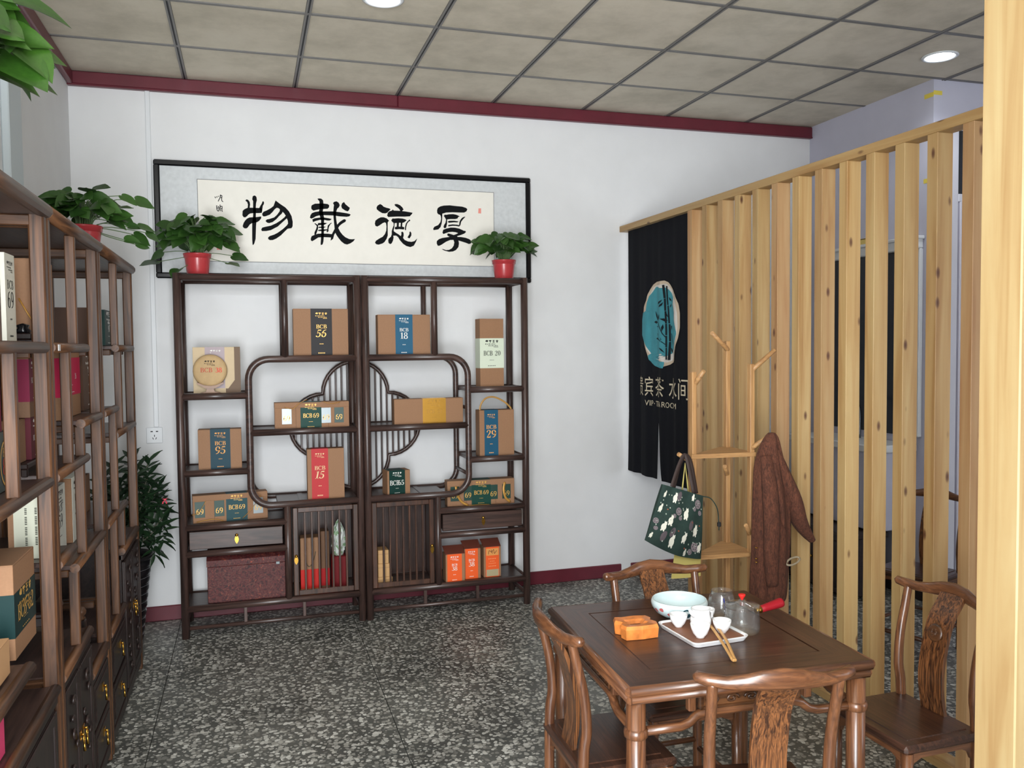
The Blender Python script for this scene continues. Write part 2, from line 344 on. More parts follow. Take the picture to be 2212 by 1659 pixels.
TR = {"wu":[[[-5620,1500],[-5710,1440],[-5740,1270],[-5690,1170],[-5700,820],[-5700,480],[-5720,230],[-5770,-60],[-5790,-990],[-5780,-1280],[-5760,-1360],[-5680,-1260],[-5600,-990],[-5560,-260],[-5540,-50],[-5560,280],[-5550,490],[-5550,820],[-5530,1050],[-5480,1240],[-5500,1420],[-5560,1480]],[[-6110,1200],[-6050,1260],[-5960,1230],[-5880,1120],[-5860,970],[-5890,790],[-6000,770],[-5980,970],[-6020,1110],[-6100,1160]],[[-6280,590],[-6180,690],[-6020,770],[-5890,790],[-5360,790],[-5210,750],[-5220,520],[-5360,500],[-5550,490],[-5710,480],[-5860,460],[-5970,390],[-6050,290],[-6150,220],[-6240,240],[-6300,340]],[[-5140,1200],[-5180,1150],[-5210,1060],[-5290,930],[-5360,790],[-5260,580],[-5210,580],[-5160,920],[-5090,1040],[-5090,1140]],[[-6300,-280],[-6240,-90],[-6150,50],[-6050,160],[-5910,230],[-5720,250],[-5560,260],[-5370,290],[-5270,310],[-5260,210],[-5370,60],[-5500,-30],[-5780,-90],[-5900,-170],[-5980,-290],[-6060,-390],[-6170,-410],[-6250,-370]],[[-4440,1260],[-4500,1110],[-4560,940],[-4710,810],[-4960,660],[-5120,590],[-5200,480],[-5200,380],[-5130,310],[-5010,330],[-4780,430],[-4620,590],[-4510,740],[-4390,840],[-4290,820],[-4210,750],[-4230,640],[-4380,430],[-4540,280],[-4810,180],[-4950,150],[-5030,60],[-4950,-30],[-4830,-60],[-4630,10],[-4420,180],[-4260,370],[-4100,520],[-4060,620],[-3970,530],[-3890,400],[-3970,300],[-4180,120],[-4430,-50],[-4730,-200],[-5060,-280],[-5220,-330],[-5280,-440],[-5240,-530],[-5000,-520],[-4740,-460],[-4350,-240],[-4080,20],[-3830,250],[-3780,110],[-3770,-50],[-3840,-160],[-4070,-380],[-4360,-600],[-4560,-710],[-4810,-800],[-4900,-880],[-4910,-970],[-4810,-1040],[-4650,-1030],[-4450,-940],[-4180,-740],[-3990,-540],[-3800,-350],[-3570,-310],[-3510,-190],[-3500,60],[-3560,390],[-3700,660],[-3900,880],[-4220,1090]]],"zai":[[[-2070,1450],[-1980,1480],[-1840,1470],[-1740,1380],[-1720,1180],[-1740,870],[-1770,730],[-1700,380],[-1700,180],[-1720,50],[-1720,-310],[-1730,-580],[-1740,-780],[-1760,-1010],[-1810,-1200],[-1910,-1260],[-1930,-1180],[-1900,-810],[-1880,-580],[-1870,-300],[-1880,10],[-1880,210],[-1960,520],[-1990,720],[-1960,840],[-1950,1170],[-1950,1310]],[[-2430,970],[-2390,1070],[-2210,1160],[-1950,1180],[-1720,1190],[-1480,1170],[-1390,1110],[-1400,980],[-1490,890],[-1730,870],[-1970,840],[-2170,790],[-2310,750],[-2420,840]],[[-2520,330],[-2480,480],[-2400,600],[-2220,680],[-1990,720],[-1690,730],[-1170,750],[-780,720],[-370,670],[-190,630],[-140,590],[-230,490],[-380,460],[-790,470],[-1170,510],[-1700,510],[-1960,490],[-2160,430],[-2300,340],[-2430,280]],[[-2380,240],[-2240,310],[-1960,360],[-1700,370],[-1460,340],[-1250,300],[-1360,210],[-1500,200],[-1700,230],[-1960,220],[-2170,160],[-2350,80]],[[-2270,-10],[-2220,20],[-2070,-70],[-2070,0],[-2030,40],[-1880,50],[-1710,70],[-1520,50],[-1630,-20],[-1710,-60],[-1870,-70],[-2050,-100],[-2060,-300],[-2120,-470],[-2180,-630],[-2280,-660],[-2270,-510],[-2180,-330],[-2130,-160],[-2170,-90]],[[-2050,-200],[-1970,-170],[-1710,-160],[-1600,-170],[-1670,-210],[-1730,-240],[-2030,-250]],[[-2070,-380],[-1950,-340],[-1630,-320],[-1530,-310],[-1500,-100],[-1400,0],[-1280,90],[-1260,60],[-1360,-40],[-1430,-180],[-1460,-310],[-1450,-410],[-1530,-500],[-1570,-450],[-1550,-370],[-1710,-420],[-1960,-430],[-2060,-420]],[[-2490,-870],[-2440,-740],[-2260,-660],[-2080,-590],[-1880,-570],[-1520,-570],[-1270,-590],[-1170,-400],[-1100,-270],[-1120,-30],[-1150,340],[-1160,730],[-1130,1020],[-1110,1120],[-1170,1240],[-1090,1320],[-950,1350],[-830,1270],[-770,1130],[-820,1010],[-920,920],[-980,770],[-1010,490],[-990,240],[-950,-20],[-790,150],[-590,290],[-490,320],[-420,260],[-450,170],[-670,30],[-800,-80],[-890,-210],[-780,-430],[-640,-610],[-480,-750],[-260,-850],[-90,-860],[90,-840],[-10,-980],[-200,-1110],[-390,-1180],[-550,-1140],[-730,-1000],[-890,-800],[-1010,-620],[-1060,-510],[-1130,-620],[-1200,-870],[-1350,-980],[-1320,-790],[-1740,-780],[-2060,-810],[-2250,-940],[-2410,-1040],[-2490,-990]],[[-520,1330],[-440,1200],[-180,990],[-250,840],[-330,780],[-470,830],[-650,950],[-690,1090],[-640,1240]]],"de":[[[1620,1290],[1730,1240],[1830,1140],[2010,1080],[2170,1050],[2250,1000],[2130,880],[2040,790],[1920,740],[1740,750],[1540,860],[1410,970],[1400,1090],[1470,1200]],[[2480,1280],[2540,1330],[2660,1330],[2820,1270],[2960,1150],[3040,1010],[2960,950],[2940,890],[2820,920],[2800,1000],[2700,1100],[2540,1200]],[[2030,610],[2070,780],[2170,880],[2330,930],[2380,1000],[2440,930],[2700,930],[3100,910],[3410,870],[3590,840],[3530,750],[3410,620],[3100,590],[2690,580],[2280,550],[2100,530]],[[1280,110],[1320,290],[1480,420],[1640,500],[1820,510],[2000,450],[2140,320],[2060,210],[2050,-70],[2050,-570],[1980,-770],[1850,-970],[1730,-1060],[1490,-1140],[1350,-1120],[1270,-1030],[1330,-910],[1520,-780],[1740,-660],[1880,-490],[1960,-290],[1980,-30],[1950,170],[1870,210],[1730,140],[1570,20],[1430,-60],[1320,-30]],[[2270,340],[2360,460],[2440,450],[2690,480],[2970,470],[3120,430],[3220,380],[3140,310],[3050,240],[2940,210],[2830,210],[2740,210],[2620,190],[2480,180],[2460,-50],[2410,-260],[2430,-320],[2570,-410],[2710,-490],[2840,-590],[2880,-480],[2870,-360],[2940,-310],[3010,-380],[3020,-540],[2980,-700],[3080,-820],[3280,-900],[3490,-920],[3670,-870],[3850,-700],[3770,-900],[3630,-1150],[3420,-1240],[3170,-1180],[2970,-1050],[2790,-850],[2670,-650],[2550,-570],[2380,-580],[2400,-700],[2360,-880],[2280,-1040],[2190,-1090],[2090,-1030],[2070,-870],[2100,-760],[2240,-640],[2290,-500],[2290,-320],[2350,-120],[2420,50],[2410,190],[2320,260]],[[2610,190],[2740,210],[2720,-20],[2830,-20],[2850,210],[2950,210],[2930,-10],[3050,-50],[3070,-100],[3030,-190],[2760,-170],[2520,-200],[2470,-130],[2500,-50],[2600,-30]],[[3400,440],[3440,350],[3340,300],[3240,170],[3180,-30],[3160,-230],[3090,-210],[3110,-10],[3160,170],[3260,310]],[[3420,-280],[3490,-380],[3490,-530],[3370,-720],[3240,-660],[3370,-450],[3370,-350]]],"hou":[[[5100,1040],[5150,1190],[5310,1290],[5530,1350],[5900,1380],[6300,1350],[6690,1330],[6940,1260],[7020,1180],[6960,1050],[6820,970],[6510,960],[6070,960],[5670,930],[5430,850],[5420,540],[5380,250],[5310,30],[5160,-120],[4870,-170],[4840,-90],[4920,40],[5160,150],[5300,330],[5350,540],[5330,710],[5280,780],[5170,810],[5110,890]],[[5520,700],[5580,800],[5670,790],[5850,830],[6110,850],[6310,820],[6440,770],[6530,720],[6440,690],[6380,590],[6240,550],[5950,540],[5730,510],[5720,260],[5660,0],[5550,-40],[5490,40],[5530,170],[5620,300],[5660,490],[5580,640]],[[5750,360],[5840,430],[6170,450],[6390,420],[6470,390],[6350,350],[6170,350],[5840,310]],[[5760,110],[5820,180],[6060,220],[6320,210],[6480,190],[6500,370],[6570,520],[6680,650],[6860,730],[6870,690],[6730,550],[6610,390],[6560,180],[6480,100],[6280,130],[6060,130],[5840,90]],[[5420,-310],[5470,-130],[5660,-50],[5950,20],[6230,20],[6500,-30],[6670,-100],[6800,-160],[6850,-140],[6920,-220],[6810,-320],[6600,-410],[6360,-490],[6360,-540],[6600,-540],[6890,-580],[7130,-660],[7270,-790],[7220,-920],[7090,-960],[6890,-890],[6620,-810],[6430,-760],[6460,-940],[6420,-1160],[6260,-1350],[6080,-1440],[5820,-1470],[5550,-1410],[5360,-1320],[5450,-1310],[5640,-1370],[5820,-1350],[6000,-1250],[6120,-1080],[6160,-880],[6110,-730],[5910,-740],[5650,-850],[5380,-1030],[5230,-1110],[5120,-1120],[5050,-980],[5060,-830],[5190,-710],[5410,-630],[5700,-580],[5870,-550],[5740,-490],[5720,-380],[5790,-340],[5960,-380],[6130,-430],[6270,-380],[6410,-310],[6270,-260],[6050,-240],[5830,-260],[5630,-330],[5480,-390]]],"sig":[[[-7770,1340],[-7730,1260]],[[-7670,1360],[-7650,1290]],[[-7590,1390],[-7560,1340]],[[-7460,1470],[-7490,1300],[-7600,1080]],[[-7500,1380],[-7390,1420],[-7410,1160],[-7330,1060]],[[-7460,1300],[-7410,1300]],[[-7690,850],[-7670,610],[-7590,530],[-7550,730],[-7630,810]],[[-7660,700],[-7580,710]],[[-7500,900],[-7490,530]],[[-7510,760],[-7390,810],[-7410,560],[-7360,520]],[[-7460,680],[-7420,680]]],"seal":[[[7730,1260],[7900,1270],[7900,950],[7710,960]]],"n_out":[[[-670,4350],[-110,4360],[510,4210],[970,3960],[1320,3570],[1440,3220],[1800,2870],[1870,2510],[2050,2040],[2070,1090],[1820,780],[1530,250],[1350,-60],[1180,-480],[600,-730],[150,-900],[-410,-910],[-850,-830],[-1500,-720],[-2130,-510],[-2150,-240],[-2340,390],[-2600,820],[-2800,1450],[-2800,2260],[-2660,2800],[-2250,3350],[-1730,3820],[-1420,4140]]],"n_white":[[[-660,4150],[-110,4140],[450,4030],[800,3850],[1030,3550],[1210,3100],[1390,2690],[1510,1810],[1520,880],[1410,250],[940,-270],[30,-520],[-960,-650],[-2020,-420],[-2180,-50],[-2240,440],[-2460,920],[-2600,1500],[-2550,2270],[-2350,2860],[-1940,3470],[-1630,3830],[-1200,4080]]],"n_teal":[[[110,4050],[-50,3890],[-660,3920],[-1260,3830],[-1730,3530],[-1990,3220],[-1880,2840],[-2140,2340],[-2120,1900],[-2340,1510],[-2500,1120],[-2240,590],[-2130,200],[-1710,-100],[-960,-250],[-190,-330],[-80,-440],[-850,-500],[-850,-750],[-690,-1010],[-410,-910],[150,-920],[720,-700],[1180,-430],[1240,-170],[660,-270],[1170,150],[1640,620],[2000,1090],[2010,2040],[1870,2510],[1450,2590],[1330,3110],[1090,3510],[570,3750]]],"n_bam":[[[-720,4040],[-970,4030],[-1150,3220],[-880,3240]],[[-900,3210],[-1150,3200],[-1190,2480],[-960,2490]],[[-980,2460],[-1220,2450],[-1280,1730],[-1040,1740]],[[-1060,1710],[-1280,1710],[-1310,1040],[-1080,1040]],[[-1080,990],[-1310,990],[-1290,320],[-1070,320]],[[-1100,290],[-1270,290],[-1290,-420],[-1070,-430]],[[-1180,3940],[-1350,3940],[-1460,2810],[-1320,2820]],[[-1350,2780],[-1490,2770],[-1620,1720],[-1450,1730]],[[-1470,1680],[-1660,1670],[-1720,660],[-1500,670]],[[-1500,630],[-1720,630],[-1630,-440],[-1350,-450]],[[-770,3170],[-270,3050],[-190,2900],[-550,3010]],[[-850,3020],[-440,2860],[-350,2720],[-710,2820]],[[-1500,3280],[-1730,3140],[-1830,2990],[-1570,3100]],[[-1760,2890],[-1620,2750],[-1600,2630],[-1750,2750]],[[260,2540],[130,2180],[-150,1920],[-100,2200]],[[-410,2310],[-210,2120],[-190,1920],[-380,2060]],[[410,1860],[180,1930],[-190,1840],[130,1750]],[[-450,2030],[-920,2040],[-1410,1900],[-1030,1840]],[[-810,1700],[-630,1500],[-670,1250],[-890,1490]],[[20,1610],[-210,1610],[-150,1510]],[[-40,1190],[-200,960],[-200,1130]],[[160,860],[-150,910],[-310,830],[-30,780]],[[-360,320],[-690,200],[-990,-30],[-640,100]],[[-1690,290],[-1970,150],[-2050,-50],[-1770,70]],[[-1030,2460],[-1300,2280],[-1460,2070],[-1140,2230]],[[-530,950],[-590,750],[-660,750]],[[-190,1810],[-250,1820],[-780,1150],[-1080,940],[-1030,900],[-710,1120]],[[-200,850],[-1080,500],[-1050,460],[-180,810]],[[-1720,1130],[-1780,1130],[-2080,490],[-2010,490]],[[-1720,1620],[-1850,1520],[-1720,1280]]]}
# ---------------------------------------------------------------- lettering
def strip(pts, ws, k=5):
    """brush stroke: centre line pts with widths ws -> list of quads"""
    P = cat_rom([(p[0], p[1], w) for p, w in zip(pts, ws)], k) if len(pts) > 2 else [Vector((p[0], p[1], w)) for p, w in zip(pts, ws)]
    L = []; R = []
    for i, p in enumerate(P):
        t = (P[min(i+1, len(P)-1)] - P[max(i-1, 0)]); t.z = 0
        if t.length < 1e-9: t = Vector((1, 0, 0))
        t.normalize(); n = Vector((-t.y, t.x, 0))*(p.z/2)
        L.append((p.x+n.x, p.y+n.y)); R.append((p.x-n.x, p.y-n.y))
    return [[R[i], R[i+1], L[i+1], L[i]] for i in range(len(P)-1)]
def arc(cx, cy, rx, ry, a0, a1, wmin, wmax, n=16):
    pts = []; ws = []
    for i in range(n+1):
        a = math.radians(a0+(a1-a0)*i/n); pts.append((cx+rx*math.cos(a), cy+ry*math.sin(a)))
        ws.append(wmin+(wmax-wmin)*abs(math.cos(a))**1.3)
    return strip(pts, ws, 1)
def bar(x0, y0, x1, y1): return [[(x0, y0), (x1, y0), (x1, y1), (x0, y1)]]
T_, K_ = 0.055, 0.16
GL = {
 'B': (0.74, bar(0.03, 0, 0.42, T_)+bar(0.03, 1-T_, 0.42, 1)+bar(0.11, 0, 0.11+K_, 1)+bar(0.25, 0.5, 0.42, 0.5+T_)+arc(0.40, 0.765, 0.17, 0.21, -90, 90, T_, K_)+arc(0.42, 0.265, 0.2, 0.238, -90, 90, T_, K_)),
 'C': (0.78, arc(0.42, 0.5, 0.32, 0.475, 42, 318, T_, K_)+bar(0.62, 0.66, 0.68, 1.0)+bar(0.64, 0.1, 0.68, 0.3)),
 '0': (0.66, arc(0.32, 0.5, 0.21, 0.475, 0, 360, T_, K_, 28)),
 '1': (0.5, bar(0.18, 0, 0.18+K_, 0.98)+bar(0.06, 0, 0.46, T_)+[[(0.05, 0.84), (0.2, 0.86), (0.3, 0.99), (0.2, 0.97)]]),
 '2': (0.64, strip([(0.1, 0.72), (0.16, 0.9), (0.31, 0.97), (0.48, 0.87), (0.46, 0.64), (0.28, 0.36), (0.08, 0.07)], [0.15, 0.08, T_, 0.14, 0.15, 0.08, 0.06])+bar(0.07, 0, 0.54, 0.13)+[[(0.5, 0.1), (0.56, 0.26), (0.52, 0.27), (0.44, 0.12)]]),
 '3': (0.64, arc(0.28, 0.75, 0.2, 0.22, -80, 150, T_, 0.15)+arc(0.28, 0.27, 0.24, 0.245, -155, 88, T_, K_)+bar(0.2, 0.5, 0.34, 0.555)),
 '5': (0.64, bar(0.13, 0.85, 0.52, 0.98)+bar(0.12, 0.46, 0.175, 0.95)+arc(0.27, 0.3, 0.24, 0.275, -155, 130, T_, K_)),
 '6': (0.66, arc(0.33, 0.3, 0.215, 0.275, 0, 360, T_, 0.15, 26)+strip([(0.12, 0.34), (0.14, 0.62), (0.26, 0.86), (0.5, 0.97)], [0.15, 0.15, 0.1, 0.05])),
 '8': (0.66, arc(0.32, 0.75, 0.185, 0.225, 0, 360, T_, 0.13, 26)+arc(0.32, 0.26, 0.225, 0.24, 0, 360, T_, 0.15, 26)),
 '7': (0.6, bar(0.07, 0.86, 0.54, 0.98)+strip([(0.5, 0.9), (0.34, 0.55), (0.25, 0.0)], [0.07, 0.13, 0.18])),
 ' ': (0.3, []),
}
GL['9'] = (0.66, [[(0.65-x, 0.98-y) for x, y in q] for q in GL['6'][1]])
BOX30 = {'3': (0.6, bar(.05, .86, .55, 1)+bar(.2, .43, .55, .57)+bar(.05, 0, .55, .14)+bar(.41, 0, .55, 1)), '0': (0.62, bar(.06, 0, .2, 1)+bar(.42, 0, .56, 1)+bar(.06, .86, .56, 1)+bar(.06, 0, .56, .14))}
def word(s, h, cx, cz, sx=1.0, slant=0.0, glyphs=None):
    """polygons of a serif word of height h centred at (cx, cz)"""
    tot = sum((glyphs or GL)[c][0] if (glyphs and c in glyphs) else GL[c][0] for c in s)*h*sx
    x = cx-tot/2; out = []
    for c in s:
        wd, polys = glyphs[c] if (glyphs and c in glyphs) else GL[c]
        for q in polys: out.append([(x+(px+slant*(py-0.5))*h*sx, cz-h/2+py*h) for px, py in q])
        x += wd*h*sx
    return out
def brandmark(cx, cz, wd):
    """the row of four little seal-script marks and two wavy lines printed on top of every label"""
    u = wd/4.6; out = []
    x = cx-wd/2+u*0.5
    out += [[(x+u*.5*math.cos(a), cz+u*.34*math.sin(a)+(0.12*u if -0.5 < math.sin(2*a) else 0)) for a in [2*PI*i/9 for i in range(9)]]]
    x += u*1.2
    out += bar(x-u*.45, cz+u*.1, x+u*.45, cz+u*.38)+bar(x-u*.3, cz-u*.12, x+u*.3, cz+u*.0)+bar(x-u*.1, cz-u*.45, x+u*.12, cz+u*.1)
    x += u*1.2
    for dz in (.3, 0, -.38): out += bar(x-u*.36, cz+u*dz-u*.07, x+u*.36, cz+u*dz+u*.1)
    out += bar(x-u*.08, cz-u*.4, x+u*.1, cz+u*.4)
    x += u*1.2
    out += bar(x-u*.42, cz+u*.05, x+u*.42, cz+u*.28)+[[(x-u*.36, cz), (x+u*.36, cz), (x+u*.1, cz-u*.45), (x-u*.1, cz-u*.45)]]+bar(x-u*.08, cz+u*.2, x+u*.1, cz+u*.48)
    for k, (dz, x0, x1) in enumerate(((-.95, -.5, .3), (-1.5, -.25, .5), (-1.9, .15, .5))):
        n = 6
        for i in range(n):
            a = cx+wd*(x0+(x1-x0)*i/n); out += bar(a, cz+u*dz-u*.1, a+wd*(x1-x0)/n*.6, cz+u*dz+u*(.1 if i % 2 else .18))
    return out
def dots(cx, cz, wd, n, h):
    return [q for i in range(n) for q in bar(cx-wd/2+wd*i/n, cz-h/2, cx-wd/2+wd*(i+.62)/n, cz+h/2)]
_txt = {}
def font_text(s):
    """glyph outlines of the built-in font as flat polygons, height 1 = size"""
    if s in _txt: return _txt[s]
    c = bpy.data.curves.new('t', 'FONT'); c.body = s; c.resolution_u = 3
    o = bpy.data.objects.new('t', c); C.objects.link(o); dg = bpy.context.evaluated_depsgraph_get()
    me = bpy.data.meshes.new_from_object(o.evaluated_get(dg))
    out = [[(me.vertices[i].co.x, me.vertices[i].co.y) for i in p.vertices] for p in me.polygons]
    bpy.data.objects.remove(o); bpy.data.meshes.remove(me); bpy.data.curves.remove(c)
    xs = [x for q in out for x, y in q]; ys = [y for q in out for x, y in q]
    _txt[s] = (out, min(xs), max(xs), min(ys), max(ys)); return _txt[s]
def fit_text(s, x0, x1, z0, z1):
    P, a, b, c, d = font_text(s)
    return [[(x0+(x-a)/(b-a)*(x1-x0), z0+(y-c)/(d-c)*(z1-z0)) for x, y in q] for q in P]
for _s in ('贵', '宾', '茶', '水', '间', 'VIP', '·', 'TEA', 'ROOM', 'E', 'DOW'): font_text(_s)
def prints(polys, y, name, m, parent, fn=None):
    """flat print on a front face (normal -Y): polygons in x,z"""
    mb = MB()
    for q in polys:
        ar = sum(q[i][0]*q[(i+1) % len(q)][1]-q[(i+1) % len(q)][0]*q[i][1] for i in range(len(q)))
        if ar < 0: q = q[::-1]
        mb.poly([fn(p) if fn else (p[0], y, p[1]) for p in q])
    return mb.build(name, m, parent)
# ================================================================ THE SETTING
H_ = 3.068; XL = 0.2; XP = 3.46; YF = -5.62; XR = 4.93; XR2 = 6.6; YB = -1.143
# floor: cement bed with terrazzo slabs set on it
fl = struct('floor', MB().box(XL-.1, XR2+.1, YF-.1, 0.1, -0.12, -0.004), plain('slab_joint', (46, 46, 42), 0.8))
jx = [XL, 0.703]+[0.703+0.945*k for k in range(1, 7)]; jx[-1] = XR2
jy = [0.0, -1.09, -2.03, -2.97, -3.91, -4.85, YF]
for i in range(len(jx)-1):
    for j in range(len(jy)-1):
        MB().box(jx[i]+.002, jx[i+1]-.002, jy[j+1]+.002, jy[j]-.002, -0.004, 0.0).build('floor_slab', TERR, fl)
# walls
wb_ = struct('wall_back', MB().box(XL-.1, XR+.1, 0, 0.12, 0, H_+.1), WALL)
wl_ = struct('wall_left', MB().box(XL-.12, XL, YF, 0, 0, H_+.1), WALL)
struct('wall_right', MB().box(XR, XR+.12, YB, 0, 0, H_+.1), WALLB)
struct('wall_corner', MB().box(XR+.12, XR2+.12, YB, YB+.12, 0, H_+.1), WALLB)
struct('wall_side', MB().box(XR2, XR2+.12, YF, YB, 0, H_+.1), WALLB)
mb = MB()   # shopfront: piers, lintel and sill round two wide openings
for a in ((XL-.1, .26, 0, H_), (1.55, 4.8, 0, H_), (6.3, XR2+.1, 0, H_), (.26, 1.55, 2.8, H_), (.26, 1.55, 0, .10), (4.8, 6.3, 2.4, H_), (4.8, 6.3, 0, .7)):
    mb.box(a[0], a[1], YF-.12, YF, a[2], a[3])
struct('wall_front', mb, WALL)
wf = MB()
for x in (.26, .88, 1.50): wf.box(x, x+.05, YF-.1, YF-.04, .10, 2.80)
for z in (.10, 2.76): wf.box(.31, 1.50, YF-.1, YF-.04, z, z+.045)
struct('window_1', wf, plain('window_frame', (70, 72, 76), .4, .5))
# ceiling: soffit, boards and exposed T bars
ce = struct('ceiling', MB().box(XL-.1, XR2+.1, YF-.1, .1, H_+.012, H_+.1), plain('ceiling_void', (60, 58, 54), .9))
cx = [XL]+[0.7987+0.6*k for k in range(0, 10)]; cx[-1] = XR2
cy_ = [0.0, -0.5605]+[-0.5605-0.596*k for k in range(1, 9)]; cy_[-1] = YF
full = MB().box(-.286, .286, -.284, .284, 0, .012).mesh('ceiling_board', CEIL)
for i in range(len(cx)-1):
    for j in range(len(cy_)-1):
        wx, wy = cx[i+1]-cx[i], cy_[j]-cy_[j+1]
        if wx < .05 or wy < .05: continue
        mx_, my_ = (cx[i]+cx[i+1])/2, (cy_[j]+cy_[j+1])/2
        if abs(wx-.6) < .002 and abs(wy-.596) < .002: link('ceiling_board', full, ce, (mx_, my_, H_))
        else: MB().box(-wx/2+.014, wx/2-.014, -wy/2+.014, wy/2-.014, 0, .012).build('ceiling_board', CEIL, ce, (mx_, my_, H_))
for x in cx[1:-1]:
    mb = MB()
    mb.box(x-.013, x-.004, YF, -.002, H_-.006, H_+.004).box(x+.004, x+.013, YF, -.002, H_-.006, H_+.004).box(x-.004, x+.004, YF, -.002, H_-.001, H_+.004, 1)
    mb.build('ceiling_bar', [TBAR, TBARD], ce)
for y in cy_[1:-1]: MB().box(XL, XR2, y-.011, y+.011, H_-.003, H_+.004).build('ceiling_bar', TBAR, ce)
# crown and skirting, maroon
struct('trim_1', MB().box(XL, 2.0, -.03, 0, 2.992, H_-.004, 0, .006).box(2.0, XR, -.034, 0, 2.988, H_-.004, 0, .006).box(XL, XR, -.036, 0, 2.985, 2.995, 0, .003), MAROON)
struct('trim_2', MB().box(XL, XL+.03, YF, -.03, 2.99, H_-.004, 0, .006), MAROON)
struct('baseboard_back', MB().box(XL, XP, -.014, 0, 0, .085, 0, .004), MAROON)
struct('baseboard_back_side', MB().box(XP+.07, XR, -.014, 0, 0, .085, 0, .004), MAROON)
struct('baseboard_left', MB().box(XL, XL+.014, YF, -.014, 0, .085, 0, .004), MAROON)
struct('baseboard_right', MB().box(XR-.014, XR, YB, -.014, 0, .1, 0, .004), plain('dark_skirting', (52, 44, 44), .5))
struct('trim_3', MB().box(XL, XL+.03, -1.39, -1.19, 2.02, 2.985, 0, .004), plain('grey_pilaster', (196, 206, 210), .6))
# surface conduit and its socket
t = tag(MB().box(.586, .612, -.014, 0, 1.11, H_-.002, 0, .003).build('cable_conduit', PVC), 'thin white cable conduit running down wall to the socket', 'conduit')
t = thing('wall_socket', 'white five-hole wall socket at the foot of the conduit', 'socket', (.587, 0, 1.064))
MB().box(-.043, .043, -.009, 0, -.045, .045, 0, .003).build('cover_plate', PVC, t)
mb = MB()
for x, z, a in ((-.014, .022, 0), (.014, .022, 0)): mb.box(x-.006, x+.006, -.0098, -.009, z-.003, z+.003)
mb.box(-.002, .002, -.0098, -.009, -.008, .003)
for s in (-1, 1): mb.add([(s*.010-.002, -.0098, -.012), (s*.010+.002, -.0098, -.012), (s*.006+.002, -.0098, -.023), (s*.006-.002, -.0098, -.023)], [(0, 3, 2, 1)])
mb.build('socket_hole', DARKP, t)
# side-room door and hatch beyond the partition
for x0_, x1_, z_ in ((XR-.0005, XR+.06, 2.99), (XR-.0005, XR+.03, 2.50)):
    o_ = MB().box(x0_-.0008, x1_, YB-.0012, YB-.0002, z_-.012, z_+.012).box(x0_-.0012, x0_, YB-.001, YB+.07, z_-.022, z_+.004).build('tape_strip', paint((226, 206, 90), .5))
    tag(o_, 'strip of yellow tape on the wall corner close to the ceiling' if z_ > 2.8 else 'short strip of yellow tape lower down on the wall corner, behind the slats', 'tape')
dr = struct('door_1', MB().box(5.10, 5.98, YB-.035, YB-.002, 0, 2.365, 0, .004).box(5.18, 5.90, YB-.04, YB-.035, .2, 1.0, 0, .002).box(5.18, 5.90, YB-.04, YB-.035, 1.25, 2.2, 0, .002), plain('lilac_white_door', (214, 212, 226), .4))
MB().tube([(5.16, YB-.04, 1.2), (5.16, YB-.075, 1.2), (5.28, YB-.08, 1.2)], .011, 8).build('door_handle', DARKP, dr)
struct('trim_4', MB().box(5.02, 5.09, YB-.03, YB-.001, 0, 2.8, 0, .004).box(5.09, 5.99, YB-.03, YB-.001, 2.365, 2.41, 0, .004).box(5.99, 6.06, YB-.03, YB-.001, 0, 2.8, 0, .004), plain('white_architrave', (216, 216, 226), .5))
struct('window_2', MB().box(5.09, 5.99, YB-.012, YB-.002, 2.41, 2.78), plain('dark_transom_pane', (40, 44, 50), .15))
w3 = struct('window_3', MB().box(XR-.012, XR-.002, -1.03, -.24, .98, 2.10), plain('dark_hatch_pane', (36, 40, 48), .12))
mb = MB().box(XR-.045, XR-.002, -1.08, -.18, 2.10, 2.16, 0, .006).box(XR-.06, XR-.002, -1.09, -.17, 2.155, 2.175, 0, .004)
mb.box(XR-.03, XR-.002, -1.08, -1.03, .98, 2.10, 0, .004).box(XR-.03, XR-.002, -.24, -.19, .98, 2.10, 0, .004).build('window_frame', PVC, w3)
t = thing('wash_counter', 'white wash counter with tap under the dark hatch', 'counter', (XR-.16, -.63, 0))
MB().box(-.155, .155, -.42, .42, .89, .935, 0, .006).build('counter_top', PVC, t)
MB().box(-.13, .15, -.40, .40, .42, .89, 0, .004).build('cabinet_body', WALLB, t)
MB().tube(cat_rom([(.08, .0, .935), (.08, .0, 1.12), (.03, .0, 1.19), (-.04, .0, 1.17), (-.06, .0, 1.10)], 5), .011, 8).build('tap', plain('dull_chrome', (120, 124, 130), .25, .9), t)
t = thing('wall_sign', 'small yellow sign with black lettering on far wall behind slats', 'sign', (XR-.004, -.60, 2.165))
MB().box(-.004, 0, -.065, .065, -.055, .055, 0, .001).build('sign_board', plain('sign_yellow', (222, 196, 112), .5), t)
mb = MB()
for q in fit_text('E', .028, .05, .005, .045)+fit_text('DOW', -.05, .05, -.045, -.015): mb.poly([(-.0045, -p[0], p[1]) for p in q][::1])
mb.box(-.0046, -.0042, -.06, .06, .049, .053).box(-.0046, -.0042, -.06, .06, -.053, -.049)
mb.build('lettering', INK, t)
t = thing('low_cabinet', 'dark low cabinet standing behind the wooden partition', 'cabinet', (4.62, -.62, 0))
MB().box(-.14, .12, -.38, .38, .03, .38, 0, .005).build('body', CAB['y'], t)
MB().box(-.16, .13, -.40, .40, .38, .41, 0, .004).build('top', CAB['y'], t)
for y in (-.19, .19):
    d = MB().box(-.148, -.14, y-.17, y+.17, .06, .35, 0, .003).build('door', CAB['z'], t)
    MB().lathe([(0, 0), (.008, .004), (.01, .012), (.006, .018), (0, .02)], 8).build('knob', BRASS, d, (-.158, y*.25, .2))
